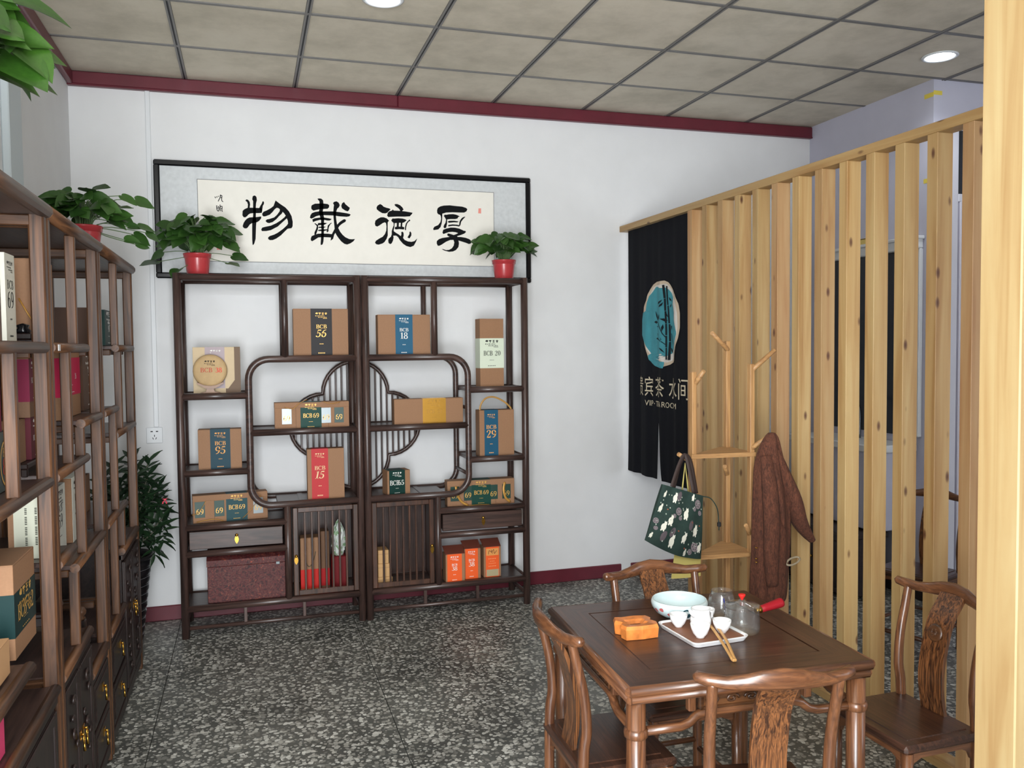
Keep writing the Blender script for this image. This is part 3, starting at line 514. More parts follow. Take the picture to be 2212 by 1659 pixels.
# recessed ceiling lights: real lamps under glowing discs
LED = bpy.data.materials.new('led_disc'); LED.use_nodes = True; _b = LED.node_tree.nodes['Principled BSDF']
_b.inputs['Emission Color'].default_value = (.92, .96, 1, 1); _b.inputs['Emission Strength'].default_value = 14.0
for (x, y, lab) in ((1.70, -1.42, 'round recessed ceiling light in the middle of the main room'), (4.66, -1.47, 'round recessed ceiling light over the side room')):
    t = thing('ceiling_light', lab, 'ceiling light', (x, y, H_), 0, 'recessed ceiling lights')
    MB().lathe([(.072, -.001), (.09, -.001), (.092, -.006), (.084, -.010), (.074, -.008), (.072, -.001)], 32).build('rim', PVC, t)
    MB().lathe([(0, -.0055), (.04, -.0058), (.073, -.005)], 32).build('diffuser', LED, t)
    d = bpy.data.lights.new('led', 'SPOT'); d.energy = 16; d.color = (.9, .95, 1); d.spot_size = 2.6; d.spot_blend = .6; d.shadow_soft_size = .07
    o = bpy.data.objects.new('led_lamp', d); C.objects.link(o); o.location = (x, y, H_-.02); o.parent = None

# ================================================================ SLATTED PARTITION
pt = thing('slat_partition', 'pale pine slatted room divider with a flat top rail', 'partition', (XP, -1.5, 0))
MB().box(0, .07, 1.496, -1.98, 2.29, 2.328, 0, .002).build('top_rail', PINE['y'], pt)
MB().box(0, .07, .59, -1.98, 0, .035, 0, .002).build('bottom_rail', PINE['y'], pt)
for k in range(16):
    y1 = .586-.1601*k
    MB().box(.001, .069, y1, y1-.05, .035, 2.29, 0, .0015).build('slat', PINE['z'], pt)
po = thing('wooden_post', 'thick pale pine post from floor to ceiling at the right edge, nearest the camera', 'post', (2.65, -3.804, 0))
MB().box(-.05, .05, -.052, .052, 0, H_, 0, .003).build('post_shaft', pine('pine_post', 'z', (.60, .645, .63), .93), po)

# door curtain hung below the rail between wall and first slat
def nx(y, z):
    """depth of the cloth at y, z: soft folds, deeper on the wall side"""
    s = (y+.5)
    a = .006*math.sin(s*31)+.003*math.sin(s*67+1.2)+(.010*math.exp(-((y+.20)/.05)**2)-.008*math.exp(-((y+.30)/.04)**2))*min(1, (2.29-z)*1.4)
    return XP+.03+a*(.35+.65*min(1, (2.29-z)))
nr = thing('door_curtain', 'black split door curtain with teal bamboo emblem hanging from the partition rail', 'curtain', (0, 0, 0))
def half(y0, y1, top, split, yb0, yb1, name):
    def f(u, v):
        z = 2.288-(2.288-top)*v
        y = y0+(y1-y0)*u
        if z < 1.10:
            k = (1.10-z)/.38; y = (y0+(yb0-y0)*k)+((y1+(yb1-y1)*k)-(y0+(yb0-y0)*k))*u
        return (nx(y, z), y, z)
    mb = MB().grid(f, 70, 40); mb.grid(lambda u, v: (lambda p: (p[0]+.003, p[1], p[2]))(f(u, v)), 70, 40, flip=True)
    return mb.build(name, plain_cloth, nr)
plain_cloth = plain('black_cotton', (20, 21, 26), .9, noise=.15, nscale=220, spec=.15)
half(-.075, -.485, .72, 1.1, -.04, -.465, 'left_panel'); half(-.485, -.912, .72, 1.1, -.552, -.93, 'right_panel')
def nprint(polys, off, name, m):
    mb = MB()
    for q in polys:
        mb.poly([(nx(y, z)-off, y, z) for y, z in q])
    return mb.build(name, m, nr)
def tr(key): return [[(x/1e4-.5, z/1e4+1.5) for x, z in P] for P in TR[key]]
def densify(P, k=3):
    return [(P[i][0]+(P[(i+1) % len(P)][0]-P[i][0])*j/k, P[i][1]+(P[(i+1) % len(P)][1]-P[i][1])*j/k) for i in range(len(P)) for j in range(k)]
def slabs(P, n=14):
    """cut a roughly convex outline into horizontal bands so that the print follows the folds"""
    zs = [p[1] for p in P]; a, b = min(zs), max(zs); out = []
    def span(z):
        xs = []
        for i in range(len(P)):
            p, q = P[i], P[(i+1) % len(P)]
            if (p[1]-z)*(q[1]-z) < 0: t = (z-p[1])/(q[1]-p[1]); xs.append(p[0]+(q[0]-p[0])*t)
        return (min(xs), max(xs)) if len(xs) >= 2 else None
    S = [(z, span(z)) for z in [a+(b-a)*(i+.5)/n for i in range(n)]]
    S = [s for s in S if s[1]]
    K = 34
    for (z0, s0), (z1, s1) in zip(S, S[1:]):
        for k in range(K):
            f = lambda s, t: s[0]+(s[1]-s[0])*t
            out.append([(f(s0, k/K), z0), (f(s0, (k+1)/K), z0), (f(s1, (k+1)/K), z1), (f(s1, k/K), z1)])
    return out
nprint(slabs(tr('n_out')[0], 40), .004, 'emblem_border', paint((196, 178, 156), .8))
nprint(slabs(tr('n_white')[0], 40), .0055, 'emblem_ground', paint((214, 208, 200), .8))
nprint(slabs(tr('n_teal')[0], 40), .007, 'emblem_wash', plain('teal_dye', (62, 140, 152), .85, noise=.1, nscale=14))
nprint([densify(P) for P in tr('n_bam')], .0105, 'emblem_bamboo', paint((18, 24, 30), .85))
CREAM = paint((206, 194, 168), .85)
polys = []
def vtext(s, y0, y1, z0, z1): return [[(y0+(y1-y0)*(x-a)/(b-a), z0+(z1-z0)*(zz-c)/(d-c)) for x, zz in q] for P, a, b, c, d in [font_text(s)] for q in P]
for s, y0, y1 in (('贵', -.235, -.315), ('宾', -.345, -.430), ('茶', -.462, -.582), ('水', -.640, -.752), ('间', -.766, -.866)): polys += vtext(s, y0, y1, 1.228, 1.350)
polys += vtext('VIP', -.345, -.435, 1.170, 1.203)+vtext('·', -.447, -.456, 1.182, 1.19)+vtext('TEA', -.468, -.548, 1.170, 1.203)+vtext('ROOM', -.562, -.745, 1.170, 1.203)
nprint(polys, .006, 'lettering', CREAM)
# ================================================================ CALLIGRAPHY PICTURE
pc = thing('framed_calligraphy', 'wide black-framed calligraphy of four large characters above the display shelves', 'picture', (1.72, -.002, 2.28))
X0, X1, Z0, Z1 = -1.082, 1.098, -.315, .312
fb_ = .016
for a in ((X0-fb_, X1+fb_, Z0-fb_, Z0+fb_), (X0-fb_, X1+fb_, Z1-fb_, Z1+fb_)): MB().box(a[0], a[1], -.040, -.003, a[2], a[3], 0, .007).build('frame_bar', BLACKL, pc)
for a in ((X0-fb_, X0+fb_, Z0+fb_-.007, Z1-fb_+.007), (X1-fb_, X1+fb_, Z0+fb_-.007, Z1-fb_+.007)): MB().box(a[0], a[1], -.0395, -.003, a[2], a[3], 0, .007).build('frame_bar', BLACKL, pc)
MB().box(X0, X1, -.026, -.004, Z0, Z1).build('silk_mount', SILK, pc)
MB().box(-.868, .871, -.0285, -.026, -.230, .227).build('paper', PAPER, pc)
mb = MB()
for a in ((-.871, .874, .227, .230), (-.871, .874, -.233, -.230), (-.871, -.868, -.233, .230), (.871, .874, -.233, .230)): mb.box(a[0], a[1], -.0288, -.026, a[2], a[3])
mb.build('paper_border', GREYL, pc)
for k in ('wu', 'zai', 'de', 'hou'):
    prints([[(x/1e4, z/1e4) for x, z in P] for P in TR[k]], -.0295, 'brush_character', INK, pc)
prints([q for P in TR['sig'] for q in strip([(x/1e4, z/1e4) for x, z in P], [.0042]*len(P), 3)], -.0294, 'signature', INK, pc)
prints([[(x/1e4, z/1e4) for x, z in P] for P in TR['seal']], -.0294, 'seal_stamp', SEAL, pc)
prints([[(x/1e4-1.545, z/1e4-.262) for x, z in P] for P in TR['seal']], -.0294, 'seal_stamp', SEAL, pc)

# ================================================================ DISPLAY SHELVES ON THE BACK WALL
def knob_plate(parent, x, y, z):
    k = MB().lathe([(0, -.004), (.008, 0), (.009, .006), (.006, .011), (0, .012)], 12).build('knob', BRASS, parent, (x, y, z))
    k.rotation_euler = (PI/2, 0, 0)
    pl = [(0, .004), (.007, -.006), (.011, -.020), (.008, -.034), (0, -.046), (-.008, -.034), (-.011, -.020), (-.007, -.006)]
    MB().prism([(x+a, z+b) for a, b in pl], 'y', y-.010, y-.008).build('drop_pull', BRASS, parent)
def display_shelf(x0, mirror, label):
    W = .940
    t = thing('display_shelf', label, 'shelf', (x0, 0, 0), 0, 'twin open display shelves on the back wall')
    m = (lambda x: W-x) if mirror else (lambda x: x)
    FY, BY = -.373, -.062
    rad = .0212
    def vert(name, x, y, z0, z1, r=rad, n=12): return MB().tube([(m(x), y, z0), (m(x), y, z1)], r, n).build(name, DW['z'], t)
    def rail(name, xa, xb, y, z, r=.0185): return MB().tube([(m(xa), y, z), (m(xb), y, z)], r, 12).build(name, DW['x'], t)
    for y in (FY, BY):
        for x in (0, W): vert('post', x, y, 0, 1.95)
    for x in (0, W): vert_ = None
    # front and back rails at each level
    L = [(1.93, 0, W), (1.295, 0, .35), (1.09, .35, W), (.885, 0, .35), (.595, 0, .539), (.45, 0, .539), (.155, 0, W)]
    for z, a, b in L:
        rail('front_rail', a, b, FY, z); rail('back_rail', a, b, BY, z, .015)
        for x in (a, b):
            if x in (0, W): MB().tube([(m(x), FY, z), (m(x), BY, z)], .014, 10).build('side_rail', DW['y'], t)
    rail('stretcher', 0, W, FY+.005, .05, .011)
    for x in (0, W): MB().tube([(m(x), FY, .06), (m(x), BY, .06)], .011, 8).build('side_rail', DW['y'], t)
    for x in (.307, .62): MB().box(m(x)-.009, m(x)+.009, FY-.006, FY+.012, .058, .142, 0, .002).build('strut', DW['z'], t)
    # dividers
    vert('divider', .545, FY, 1.50, 1.918, .019); vert('divider', .545, BY, 1.50, 1.918, .016)
    vert('divider', .539, FY, .165, .68, .019); vert('divider', .539, BY, .165, .68, .016)
    # round-cornered inner frame, front and back
    for y, r in ((FY, .019), (BY, .017)):
        pth = [(W, 1.49), (.46, 1.49)]+[(.46-.11*math.sin(a*PI/16), 1.38+.11*math.cos(a*PI/16)) for a in range(1, 8)]+[(.35, 1.38), (.35, .80)]
        pth += [(.46-.11*math.cos(a*PI/16), .80-.11*math.sin(a*PI/16)) for a in range(1, 8)]+[(.46, .69), (W, .69)]
        MB().tube([(m(x), y, z) for x, z in pth], r, 12, up=(0, 1, 0)).build('curved_frame', DW['x'], t)
    for z in (1.19, .80): MB().tube([(m(.35), FY, z), (m(.35), BY, z)], .011, 8).build('side_rail', DW['y'], t)
    # shelf boards
    for z, a, b in ((1.49, .44, W), (1.295, 0, .35), (1.09, .35, W), (.885, 0, .35), (.69, .475, W), (.595, 0, .545), (.155, 0, W)):
        xa, xb = sorted((m(a), m(b)))
        MB().box(xa+.012, xb-.012, FY+.008, BY, z-.010, z+.008, 0, .002).build('shelf_board', DW['x'], t)
    for x in (.62, .30):
        z = .69 if x > .46 else .595
        MB().box(m(x)-.014, m(x)+.014, FY+.02, BY, z+.008, z+.0105).build('batten', DW['y'], t)
    # drawer
    xa, xb = sorted((m(.028), m(.512)))
    d = MB().box(xa, xb, FY-.004, FY+.018, .474, .572, 0, .003).box(xa+.01, xb-.01, FY+.018, BY-.03, .474, .56).build('drawer', DW['x'], t)
    knob_plate(d, (xa+xb)/2, FY-.006, .540)
    # cupboard behind a barred door
    xa, xb = sorted((m(.548), m(.93)))
    MB().box(xa, xb, BY+.004, BY+.012, .17, .68).build('back_panel', DW['z'], t)
    MB().box(m(.545)-.006, m(.545)+.006, FY+.01, BY, .17, .68).build('side_panel', DW['z'], t)
    xa, xb = sorted((m(.566), m(.922)))
    d = MB()
    d.box(xa, xa+.027, FY-.012, FY+.012, .178, .668, 0, .003).box(xb-.027, xb, FY-.012, FY+.012, .178, .668, 0, .003)
    d.box(xa+.027, xb-.027, FY-.011, FY+.011, .178, .206, 0, .003).box(xa+.027, xb-.027, FY-.011, FY+.011, .640, .668, 0, .003)
    d = d.build('door', woods_door, t)
    for k in range(7):
        x = xa+.027+(xb-xa-.054)*(k+1)/8
        MB().box(x-.0055, x+.0055, FY-.006, FY+.006, .204, .642, 0, .002).build('door_bar', woods_door, d)
    knob_plate(d, m(.580), FY-.014, .40)
    # half of the four-lobed lattice, on the back plane
    cx0, cz, a, y = W+.0185, 1.087, .19, BY+.012
    P = [(-.03, 2*a-.003)]+[(-a*math.sin(i*PI/16), a+a*math.cos(i*PI/16)) for i in range(1, 9)]
    P += [(-a-a*math.sin(i*PI/16), a*math.cos(i*PI/16)) for i in range(1, 16)]
    P += [(-a*math.cos(i*PI/16), -a-a*math.sin(i*PI/16)) for i in range(0, 8)]+[(-.03, -2*a+.003)]
    lt = MB().tube([(m(cx0+x), y, cz+z) for x, z in P], .0125, 8, up=(0, 1, 0)).build('lattice_frame', DW['z'], t)
    for k in range(1, 11):
        x = .034*k+.012
        if x > 2*a-.02: break
        h = a+math.sqrt(max(0, a*a-x*x)) if x < a else math.sqrt(max(0, a*a-(x-a)**2))
        if h < .02: continue
        MB().box(m(cx0-x)-.005, m(cx0-x)+.005, y-.006, y+.006, cz-h+.004, cz+h-.004, 0, .002).build('lattice_bar', DW['z'], lt)
    return t
woods_door = wood('rosewood_door', (46, 30, 24), (92, 60, 44), 'z', rough=.34, coat=.2)
SH1 = display_shelf(.752, False, 'left display shelf with rounded frame beside the tall floor plant')
SH2 = display_shelf(1.735, True, 'right display shelf with rounded frame nearer the door curtain')

# ================================================================ DISPLAY CABINETS ALONG THE LEFT WALL
XF, XB = .58, .205
def brass_pull(parent, y, z, s=1.0):
    mb = MB().box(XF+.001, XF+.004, y-.012*s, y+.012*s, z-.014*s, z+.016*s, 0, .001)
    mb.tube([(XF+.004, y, z+.004), (XF+.014, y, z+.004)], .004, 8)
    mb.tube([(XF+.012, y+.011*s*math.cos(a), z-.010+.014*s*math.sin(a)) for a in [2*PI*i/12 for i in range(13)]], .0022, 6)
    mb.tube([(XF+.012, y, z-.022), (XF+.013, y, z-.048*s)], [.003, .005], 6)
    return mb.build('pull', BRASS, parent)
def carved(parent, y0, y1, z0, z1, seed):
    """shallow scroll carving on a panel"""
    rng = random.Random(seed)
    for k in range(max(3, int((z1-z0)/.045))):
        y = rng.uniform(y0+.02, y1-.02); z = z0+(z1-z0)*(k+.5)/max(3, int((z1-z0)/.045)); r = rng.uniform(.012, .024); s = rng.choice((-1, 1))
        pts = [(XF+.002, y+s*r*(1-i/14)*math.cos(i*.62), z+r*(1-i/14)*math.sin(i*.62)) for i in range(13)]
        MB().tube(pts, [.0055-.0003*i for i in range(13)], 6).build('scroll_carving', CAB['z'], parent)
def cabinet(label, ya, yb, spec, seed):
    """ya near end, yb far end; spec lists boards, front posts, doors, drawers, cases"""
    t = thing('display_cabinet', label, 'cabinet', (0, 0, 0), 0, 'open display cabinets along the left wall')
    for y in (ya+.019, yb-.019):
        for x0, x1 in ((XF-.040, XF), (XB, XB+.040)):
            MB().box(x0, x1, y-.017, y+.017, 0, 1.925, 0, .005).build('post', LW['z'], t)
        for z in (1.56, .62): MB().box(XB+.044, XF-.046, y-.014, y+.014, z-.035, z-.008, 0, .003).build('side_rail', LW['x'], t)
    MB().box(XB-.003, XF-.006, ya+.002, yb-.002, 1.915, 1.935).build('top_board', DW['y'], t)
    MB().tube([(XF-.004, ya, 1.930), (XF-.004, yb, 1.930)], .021, 10).build('top_rail', LW['y'], t)
    MB().tube([(XB+.012, ya, 1.90), (XB+.012, yb, 1.90)], .016, 8).build('back_rail', DW['y'], t)
    for y in (ya+.019, yb-.019): MB().box(XB+.03, XF-.02, y-.015, y+.015, 1.885, 1.915, 0, .003).build('side_rail', LW['x'], t)
    for y0, y1, z in spec['boards']:
        MB().box(XB, XF-.010, y0, y1, z-.016, z, 0, .002).build('shelf_board', DW['y'], t)
        MB().tube([(XF-.010, y0-.003, z-.011), (XF-.010, y1+.003, z-.011)], .0155, 10).build('front_rail', LW['y'], t)
        if y0 > ya+.05: MB().box(XB+.03, XF-.03, y0+.001, y0+.028, z-.04, z-.016, 0, .003).build('side_rail', LW['x'], t)
    for y, z0, z1 in spec['posts']: MB().box(XF-.032, XF-.002, y-.011, y+.011, z0, z1, 0, .003).build('divider', LW['z'], t)
    for y0, y1, z1 in spec['cases']:
        MB().box(XB, XF-.014, y0, y1, .06, z1-.016).build('case', CAB['y'], t)
        MB().box(XF-.03, XF-.004, y0, y1, z1-.05, z1-.026, 0, .003).build('frieze', CAB['y'], t)
        MB().box(XF-.03, XF-.004, y0, y1, .03, .075, 0, .003).build('plinth', CAB['y'], t)
    for i, (y0, y1, z0, z1, py) in enumerate(spec['doors']):
        mb = MB().box(XF-.014, XF-.004, y0, y1, z0, z1, 0, .002)
        for a in ((y0, y0+.028, z0, z1), (y1-.028, y1, z0, z1), (y0+.028, y1-.028, z0, z0+.03), (y0+.028, y1-.028, z1-.03, z1)): mb.box(XF-.006, XF+.001, a[0], a[1], a[2], a[3], 0, .002)
        d = mb.build('door', CAB['z'], t); carved(d, y0+.03, y1-.03, z0+.04, z1-.04, seed+i); brass_pull(d, py, (z0+z1)/2+.03)
    for i, (y0, y1, z0, z1) in enumerate(spec['drawers']):
        mb = MB().box(XF-.014, XF-.002, y0, y1, z0, z1, 0, .003).box(XF-.003, XF+.001, y0+.02, y1-.02, z0+.02, z1-.02, 0, .002)
        d = mb.build('drawer', CAB['y'], t); brass_pull(d, (y0+y1)/2, (z0+z1)/2+.02)
    for y, z, dx in spec['tags']:
        if dx < 0: MB().box(XF+.0055, XF+.0065, y-.014, y+.014, z-.02, z-.002).build('price_tag', PVC, t)
        else: MB().box(XF-.075, XF-.045, y-.02, y+.02, z+.0003, z+.001).build('price_tag', PVC, t)
    return t
cabinet('far end cabinet along the left wall, beside the ribbed planter', -1.705, -.745, dict(
    boards=[(-1.28, -.78, 1.565), (-1.66, -1.33, 1.315), (-1.36, -.78, 1.205), (-1.66, -1.13, .885), (-1.27, -.78, .70), (-1.66, -1.27, .465)],
    posts=[(-1.24, 1.565, 1.915), (-1.17, 1.205, 1.545), (-1.36, .885, 1.295), (-1.20, .70, .865), (-1.42, .465, .865)],
    cases=[(-1.27, -.775, .70), (-1.66, -1.275, .465)],
    doors=[(-1.255, -1.03, .09, .64, -1.05), (-1.02, -.79, .09, .64, -1.0)],
    drawers=[(-1.65, -1.29, .26, .41), (-1.65, -1.29, .09, .24)], tags=[(-1.50, .465, 1)]), 11)
cabinet('middle cabinet along the left wall with white boxes on its lower shelf', -2.555, -1.71, dict(
    boards=[(-2.52, -1.98, 1.565), (-2.10, -1.745, 1.315), (-2.52, -2.03, 1.195), (-2.27, -1.745, .875), (-2.52, -2.30, .945), (-2.52, -2.07, .615), (-2.07, -1.74, .455)],
    posts=[(-2.15, 1.565, 1.915), (-2.28, 1.195, 1.545), (-2.08, 1.195, 1.295), (-2.10, .875, 1.175), (-2.25, .615, .855)],
    cases=[(-2.525, -2.075, .615), (-2.07, -1.735, .455)],
    doors=[(-2.515, -2.32, .09, .56, -2.335), (-2.31, -2.09, .09, .56, -2.285)],
    drawers=[(-2.06, -1.75, .25, .40), (-2.06, -1.75, .09, .235)], tags=[(-2.48, 1.565, -1), (-2.20, .875, 1), (-2.36, .615, 1)]), 23)
cabinet('nearest cabinet along the left wall, cut off by the picture edge', -3.50, -2.562, dict(
    boards=[(-3.46, -2.60, 1.565), (-3.46, -2.60, 1.195), (-3.46, -2.87, .775), (-3.46, -2.60, .615)],
    posts=[(-3.05, 1.565, 1.915), (-2.93, 1.195, 1.545)],
    cases=[(-3.46, -2.60, .615)],
    doors=[(-3.45, -3.06, .09, .56, -3.08), (-3.05, -2.64, .09, .56, -3.03)], drawers=[], tags=[]), 37)
# ================================================================ TEA BOXES
KR = [KRAFT]
WHITE_, GOLD_, BLACK_ = (236, 236, 230), 'gold', (38, 42, 40)
def tcol(c): return GOLDP if c == 'gold' else paint(c, .5)
def tea_box(label, loc, size, rz=0, band=None, bcol=None, tcolr=WHITE_, num='', mode='stack', carton=None, group=None, hband=None, name='tea_box', s=1.0, slant=0.0, num_glyphs=None, tx=0.0, foil=None, small=True, rows=True):
    """carton with a printed paper sleeve; local front face is -y, base z = 0"""
    w, d, h = size
    t = thing(name, label, 'box', loc, rz, group)
    y = -d/2
    mb = MB().box(-w/2, w/2, -d/2, d/2, 0, h, 0, .0012)
    mb.build('carton', carton or KRAFT, t)
    MB().box(-w/2-.0004, w/2+.0004, -d/2-.0004, d/2+.0004, h*.985-.0004, h*.985).build('lid_seam', KRAFTD, t)
    e = .0009
    if band or hband:
        bm = foil or paint(bcol, .38)
        if band: a, b, z0, z1 = band[0], band[1], -.0, h
        else: a, b, z0, z1 = -w/2-e, w/2+e, hband[0], hband[1]
        if band and a < -w/2+.002: a = -w/2-e
        if band and b > w/2-.002: b = w/2+e
        if band: MB().box(a, b, y-e, d/2+e, .0002, h+e).build('sleeve', bm, t)
        else: MB().box(a, b, y-e, d/2+e, z0, z1).build('sleeve', bm, t)
        c = (a+b)/2+tx; bw = b-a if band else w; zc = (z0+z1)/2; hh = z1-z0
        P = []
        if small: P += brandmark(c, z0+hh*.90, bw*.56)
        if num:
            if mode == 'stack':
                P += word('BCB', hh*.078*s, c, z0+hh*(.49+.135*s), 1.2); P += word(num, hh*.15*s, c, z0+hh*.49, 1.05, slant, num_glyphs)
            else:
                P += word('BCB', hh*.165*s, c-bw*.165, z0+hh*.5, .92); P += word(num, hh*.17*s, c+bw*.245, z0+hh*.5, 1.0, slant, num_glyphs)
            if rows: P += dots(c, z0+hh*.27, bw*.2, 4, hh*.016)+dots(c, z0+hh*.08, bw*.34, 5, hh*.022)
        if P: prints(P, y-e-.0006, 'lettering', tcol(tcolr), t)
    return t
def front(x0, x1, z0, z1, d, yf=-.345):
    """centre/size of a box whose front face sits at yf"""
    return ((x0+x1)/2, yf+d/2, z0), (x1-x0, d, z1-z0)
def fb(label, x0, x1, z0, h, d, b0=None, b1=None, yf=-.33, rz=0, **k):
    c = (x0+x1)/2
    return tea_box(label, (c, yf+d/2, z0), (x1-x0, d, h), rz, (b0-c, b1-c) if b0 is not None else None, **k)
e_ = .0086
fb('large kraft tea box with black sleeve and gold brush number 56', 1.345, 1.645, 1.49+e_, .268, .085, 1.44, 1.556, bcol=(42, 40, 42), tcolr='gold', num='56', slant=.22, s=1.05)
fb('large kraft tea box with blue sleeve and white number 18', 1.812, 2.115, 1.49+e_, .236, .085, 1.912, 2.012, bcol=(36, 92, 122), num='18', s=1.05)
t = tea_box('tall slim kraft tea box with pale label numbered 20', (2.487, -.27, 1.295+e_), (.148, .09, .408), .05, None, (214, 224, 204), (50, 54, 50), '20', 'row', hband=(.115, .292), s=.95)
fb('kraft tea box with dark teal sleeve and orange number 95', .835, 1.058, .885+e_, .220, .085, .897, 1.0, yf=-.335, bcol=(24, 62, 76), tcolr=(232, 166, 92), num='95', s=1.25, slant=.1)
fb('upright kraft tea box with red sleeve and number 15', 1.405, 1.608, .69+e_, .285, .075, 1.428, 1.52, yf=-.335, bcol=(190, 54, 58), tcolr=(238, 206, 160), num='15', s=1.0, slant=.2)
fb('long kraft tea box with shining gold foil label', 1.897, 2.303, 1.09+e_, .150, .075, 2.063, 2.20, yf=-.335, bcol=(230, 176, 70), foil=GOLD, tcolr=(190, 140, 60), num='57', mode='row', s=.9)
t = fb('kraft tea carrier with blue sleeve, orange number 29 and ribbon handle', 2.402, 2.616, .885+e_, .276, .09, 2.432, 2.517, yf=-.335, bcol=(30, 84, 112), tcolr=(232, 172, 100), num='29', s=1.1)
hp = [(-.098, -.02, .27), (-.09, -.02, .31), (-.06, -.02, .345), (-.01, -.02, .352), (.05, -.02, .325), (.09, -.02, .29), (.098, -.02, .27)]
MB().tube(cat_rom(hp, 4), .006, 6, ell=(.25, 1.0)).build('ribbon_handle', plain('gold_ribbon', (186, 140, 72), .4), t)
RIB = plain('gold_ribbon_satin', (196, 146, 70), .3, .2)
t = fb('small dark green tea box numbered 65 in white', 1.842, 1.978, .69+e_, .140, .10, 1.853, 1.948, yf=-.335, rz=.14, bcol=(14, 52, 46), num='65', mode='row', s=1.2)
# window cartons numbered 69
def window_box(label, x0, x1, z0, h, d, yf, rz, b0, b1, bcol, tcolr, ribbons, windows):
    c = (x0+x1)/2
    t = tea_box(label, (c, yf+d/2, z0), (x1-x0, d, h), rz, (b0-c, b1-c), bcol, tcolr, '69', 'row', name='window_tea_box', group='long window boxes numbered 69')
    w = x1-x0; y = -d/2
    for wx, sheen in windows:
        MB().box(wx-c-.026, wx-c+.026, y-.0008, y+.0005, h*.2, h*.78, 0, .0004).build('pouch_window', sheen, t)
        prints(word('69', h*.2, wx-c, h*.42), y-.0014, 'lettering', tcol('gold'), t)
    for s in (-.5, .5, -.22, .22): MB().box(s*w-.0012, s*w+.0012, y-.0006, y, 0, h).build('edge_fold', KRAFTD, t)
    MB().box(-w/2-.001, w/2+.001, -d/2-.001, d/2+.001, h*.80, h*1.004, 0, .001).build('lid', KRAFT, t)
    for p in ribbons: MB().tube(cat_rom([(px-c, y-py, pz) for px, py, pz in p], 4), .008, 6, ell=(.2, 1.0)).build('ribbon', RIB, t)
    return t
PGREEN = plain('green_pouch', (24, 62, 52), .4); PSILV = plain('silver_pouch', (150, 160, 164), .35, .3)
window_box('long window tea box numbered 69 on the middle shelf of the left unit', 1.236, 1.64, 1.09+e_, .148, .085, -.335, 0, 1.374, 1.488, (20, 66, 58), 'gold',
           [[(1.29, .004, .125), (1.33, .012, .115), (1.37, .01, .145), (1.41, .004, .165)], [(1.50, .004, .150), (1.54, .012, .138), (1.59, .006, .145)]],
           [(1.30, PSILV), (1.514, PSILV), (1.585, PGREEN)])
window_box('long window tea box numbered 69 with silvery sleeve above the left drawer',   .795, 1.185, .595+e_, .150, .075, -.295, .10, .966, 1.078, (44, 78, 84), 'gold',
           [[(.79, .006, .05), (.82, .012, .06), (.85, .008, .10), (.86, .004, .12)], [(1.05, .006, .01), (1.09, .014, .05), (1.13, .01, .10), (1.15, .004, .13)], [(.81, .01, .01), (.90, .016, .02), (.95, .012, .006)]],
           [(.83, PGREEN), (.93, PGREEN), (1.135, PSILV)])
window_box('long window tea box numbered 69 above the right drawer', 2.21, 2.618, .595+e_, .150, .08, -.315, -.04, 2.356, 2.474, (18, 64, 54), 'gold',
           [[(2.26, .006, .12), (2.265, .014, .08), (2.29, .012, .03), (2.33, .016, .004)], [(2.56, .004, .13), (2.55, .012, .09), (2.56, .014, .04), (2.59, .012, .01)], [(2.33, .016, .003), (2.40, .02, .006), (2.46, .014, .003)]],
           [(2.255, PGREEN), (2.335, PGREEN), (2.49, PGREEN), (2.57, PGREEN)])
# orange boxes
OR = (240, 98, 44)
def open_flap(t, w, d, h, m):
    MB().add([(-w/2, -d/2, h+.001), (w/2, -d/2, h+.001), (w/2+.004, d/2-.01, h+.035), (-w/2-.004, d/2-.01, h+.035), (-w/2, -d/2, h+.003), (w/2, -d/2, h+.003), (w/2+.004, d/2-.01, h+.037), (-w/2-.004, d/2-.01, h+.037)],
             [(0,3,2,1),(4,5,6,7),(0,1,5,4),(1,2,6,5),(2,3,7,6),(3,0,4,7)]).build('lid_flap', m, t)
BROWNL = plain('chocolate_board', (112, 58, 44), .6)
t = fb('orange tea box numbered 38 standing furthest left and in front', 2.183, 2.298, .155+e_, .165, .09, 2.192, 2.28, yf=-.352, bcol=OR, num='38', s=1.0); open_flap(t, .115, .09, .165, BROWNL)
t = fb('orange tea box numbered 38 between its two orange neighbours', 2.305, 2.405, .155+e_, .180, .09, 2.31, 2.388, yf=-.315, bcol=OR, num='38', s=1.0); open_flap(t, .1, .09, .18, BROWNL)
t = fb('orange tea box turned to its picture side, rightmost of three', 2.425, 2.532, .155+e_, .180, .09, 2.437, 2.52, yf=-.312, bcol=OR, num='', small=False)
open_flap(t, .107, .09, .18, BROWNL)
prints(bar(-.038, .130, .038, .172), -.0465, 'label_top', paint((226, 158, 90), .5), t)
prints(strip([(-.025, .138), (-.02, .16), (-.005, .15), (.008, .165), (.012, .14), (.026, .158)], [.003]*6)+strip([(-.008, .165), (0, .14)], [.003, .003]), -.047, 'drawing', paint((96, 50, 34), .5), t)
prints(dots(0, .11, .05, 5, .004)+dots(0, .095, .03, 3, .003)+dots(0, .082, .045, 6, .003)+dots(0, .065, .05, 5, .004), -.047, 'lettering', paint((246, 170, 120), .5), t)
prints(bar(-.038, .004, .038, .045), -.0466, 'label_foot', paint((176, 164, 130), .6), t)
